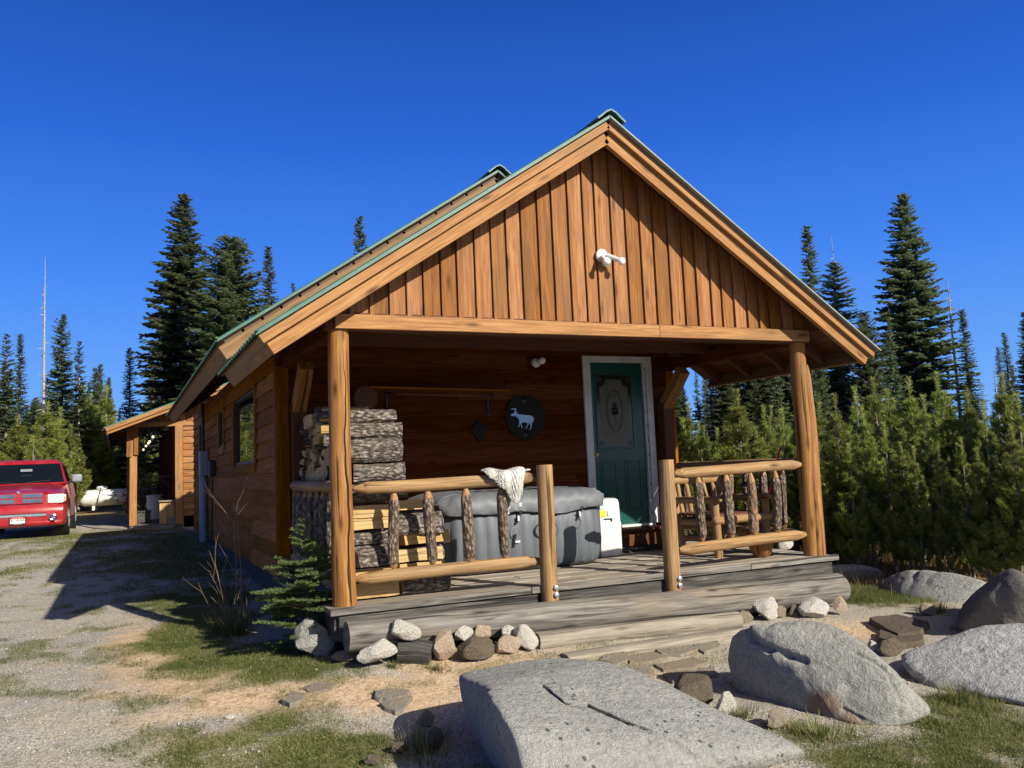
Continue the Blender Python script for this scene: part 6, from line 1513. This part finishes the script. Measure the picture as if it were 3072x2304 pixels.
# ------------------------------------------------------------------ grass, gravel
def visible(x,y,z):
    d=np.stack([x-CP.x,y-CP.y,z-CP.z],1); zz=d@np.array(FW); u=1536+F*(d@np.array(RT))/zz; v=1152-F*(d@np.array(UP))/zz
    return (zz>.3)&(u>-350)&(u<3422)&(v<2700)
def blades(n,x0,x1,y0,y1,wfun,hfun,wid,seed,lean=.5):
    r=np.random.default_rng(seed); x=r.uniform(x0,x1,n); y=y0+(y1-y0)*r.random(n)**1.0; w_=wfun(x,y); k=r.random(n)<w_; x=x[k];y=y[k]; z=ground_z(x,y); v=visible(x,y,z); x=x[v];y=y[v];z=z[v]
    m=len(x); h=hfun(x,y)*r.uniform(.5,1.3,m); a=r.uniform(0,6.28,m); ln=r.uniform(0,lean,m)*h
    b=np.stack([x,y,z-.004],1); tip=b+np.stack([np.cos(a)*ln,np.sin(a)*ln,h],1); a2=r.uniform(0,6.28,m); wv=np.stack([np.cos(a2),np.sin(a2),np.zeros(m)],1)*wid*r.uniform(.6,1.3,m)[:,None]
    return tris(b,tip,wv),m,r
def wl(x,y):
    g,t,wd,f=masks(x,y); deck=(x>-.15)&(x<5.05)&(y>-.2); cab=(x>-.1)&(x<5)&(y>0)
    return np.where(deck|cab,0,g**1.3)
(VF,m,r)=blades(1500000,-6,6.5,-5.6,4.5,wl,lambda x,y:np.where(x>3.2,.036,np.where(x>1.5,.018,.016))+.018*fbm(x,y,1.2,9),.0022,5,1.3)
me=fastmesh('grass',VF[0],VF[1],M_grass,np.repeat(np.clip(fbm(VF[0][0::3,0],VF[0][0::3,1],2.0,8)*.9+r.normal(0,.2,m),0,1),3)); tag(link('grass',me),'short green and olive grass growing in patches over the yard','grass',kind='stuff')
(VF,m,r)=blades(260000,-6,3,4.5,18,lambda x,y:wl(x,y)*.9,lambda x,y:.03+0*x,.006,6,1.2)
me=fastmesh('grass',VF[0],VF[1],M_grass,np.repeat(np.clip(r.normal(.55,.25,m),0,1),3)); tag(link('grass',me),'thin grass over the driveway in front of the truck','grass',kind='stuff')
(VF,m,r)=blades(60000,4.9,12,-1.0,7,lambda x,y:sm(5.6,7.2,x)*sm(-.8,1.2,y)*.75,lambda x,y:.10+.12*fbm(x,y,1.5,4),.004,7,.7)
me=fastmesh('dry_grass',VF[0],VF[1],M_dry,np.repeat(np.clip(r.normal(.5,.25,m),0,1),3)); tag(link('dry_grass',me),'golden dry grass between the deck and the young pines','grass',kind='stuff')
def clump(px,py,n,h,spread,mat,lb,seed,wid=.003):
    P=grd(px,py); r=np.random.default_rng(seed); a=r.uniform(0,6.28,n); d=np.abs(r.normal(0,spread,n)); x=P.x+np.cos(a)*d;y=P.y+np.sin(a)*d; z=ground_z(x,y); hh=h*r.uniform(.4,1.2,n); ln=hh*r.uniform(.1,.9,n)
    b=np.stack([x,y,z-.005],1); tip=b+np.stack([np.cos(a)*ln,np.sin(a)*ln,hh],1); wv=np.stack([-np.sin(a),np.cos(a),np.zeros(n)],1)*wid
    V,Fc=tris(b,tip,wv); me=fastmesh('grass_tuft',V-np.array(P),Fc,mat,np.repeat(np.clip(r.normal(.55,.25,n),0,1),3)); o=link('grass_tuft',me); o.location=P; tag(o,lb,'grass tuft')
clump(705,1905,500,.20,.09,M_grass,'tall grass tuft at the foot of the twiggy shrub',1)
clump(2520,1790,260,.13,.16,M_grass,'longer grass against the right end of the deck log',2); clump(2810,1835,300,.12,.12,M_grass,'thick grass tuft beside the lone tan stone',3); clump(2880,2105,260,.12,.10,M_grass,'grass tuft under the coarse slab boulder',4)
clump(1275,2255,420,.12,.14,M_grass,'lush grass beside the shadow of the slab boulder',5); clump(1180,2000,120,.05,.05,M_grass,'small weed under the flat white stone',6); clump(1310,2010,160,.05,.06,M_grass,'small weed right of the stump round',7); clump(2230,2150,160,.07,.07,M_grass,'grass at the foot of the rounded boulder',8); clump(2460,2210,260,.09,.12,M_grass,'grass in front of the brown stained boulder',9)
# loose gravel
r=np.random.default_rng(21); n=90000; x=r.uniform(-6.5,4.5,n); y=-5.6+r.random(n)**1.25*13; g,t,wd,f=masks(x,y); k=(r.random(n)<np.clip(.75-g*.6-t*.45,0.05,1))&~((x>-.15)&(y>-.25)); x=x[k];y=y[k]; z=ground_z(x,y); v=visible(x,y,z)&((y<3)|(r.random(len(x))<.5)); x=x[v];y=y[v];z=z[v]; n=len(x)
s=np.exp(r.normal(-5.2,.34,n)); O=np.array([[1,0,0],[0,1,0],[-1,0,0],[0,-1,0],[0,0,.7],[0,0,-.7]]); fo=np.array([[0,1,4],[1,2,4],[2,3,4],[3,0,4],[1,0,5],[2,1,5],[3,2,5],[0,3,5]])
a=r.uniform(0,6.28,n); ca_,sa_=np.cos(a),np.sin(a); jit=r.uniform(.6,1.3,(n,6,3)); Q=O[None]*jit; X_=(Q[:,:,0]*ca_[:,None]-Q[:,:,1]*sa_[:,None])*s[:,None]+x[:,None]; Y_=(Q[:,:,0]*sa_[:,None]+Q[:,:,1]*ca_[:,None])*s[:,None]+y[:,None]; Z_=Q[:,:,2]*s[:,None]+z[:,None]+s[:,None]*.25
V=np.stack([X_,Y_,Z_],2).reshape(-1,3); Fc=(fo[None]+(np.arange(n)*6)[:,None,None]).reshape(-1,3)
N=NT('mixed grey gravel'); M_gravel=N.fin(N.ramp(N.attr('T').outputs['Fac'],[(0,(.13,.13,.125)),(.4,(.28,.27,.255)),(.8,(.38,.36,.32)),(1,(.46,.435,.385))]),.85)
me=fastmesh('gravel',V,Fc,M_gravel,np.repeat(r.random(n),6)); tag(link('gravel',me),'loose grey and tan gravel scattered over the driveway','gravel',kind='stuff')
# straw and needle litter
r=np.random.default_rng(22); n=16000; x=r.uniform(-4,5.2,n); y=r.uniform(-5,1.5,n); k=~((x>-.15)&(y>-.3)); x=x[k];y=y[k];z=ground_z(x,y)+.006;n=len(x); a=r.uniform(0,6.28,n); l=r.uniform(.015,.05,n); b=np.stack([x,y,z],1); tip=b+np.stack([np.cos(a)*l,np.sin(a)*l,r.uniform(0,.012,n)],1); V,Fc=tris(b,tip,np.stack([-np.sin(a),np.cos(a),np.zeros(n)],1)*.0016)
me=fastmesh('straw_litter',V,Fc,M_dry,np.repeat(r.random(n),3)); tag(link('straw_litter',me),'dry straw and bark bits littering the dirt','litter',kind='stuff')
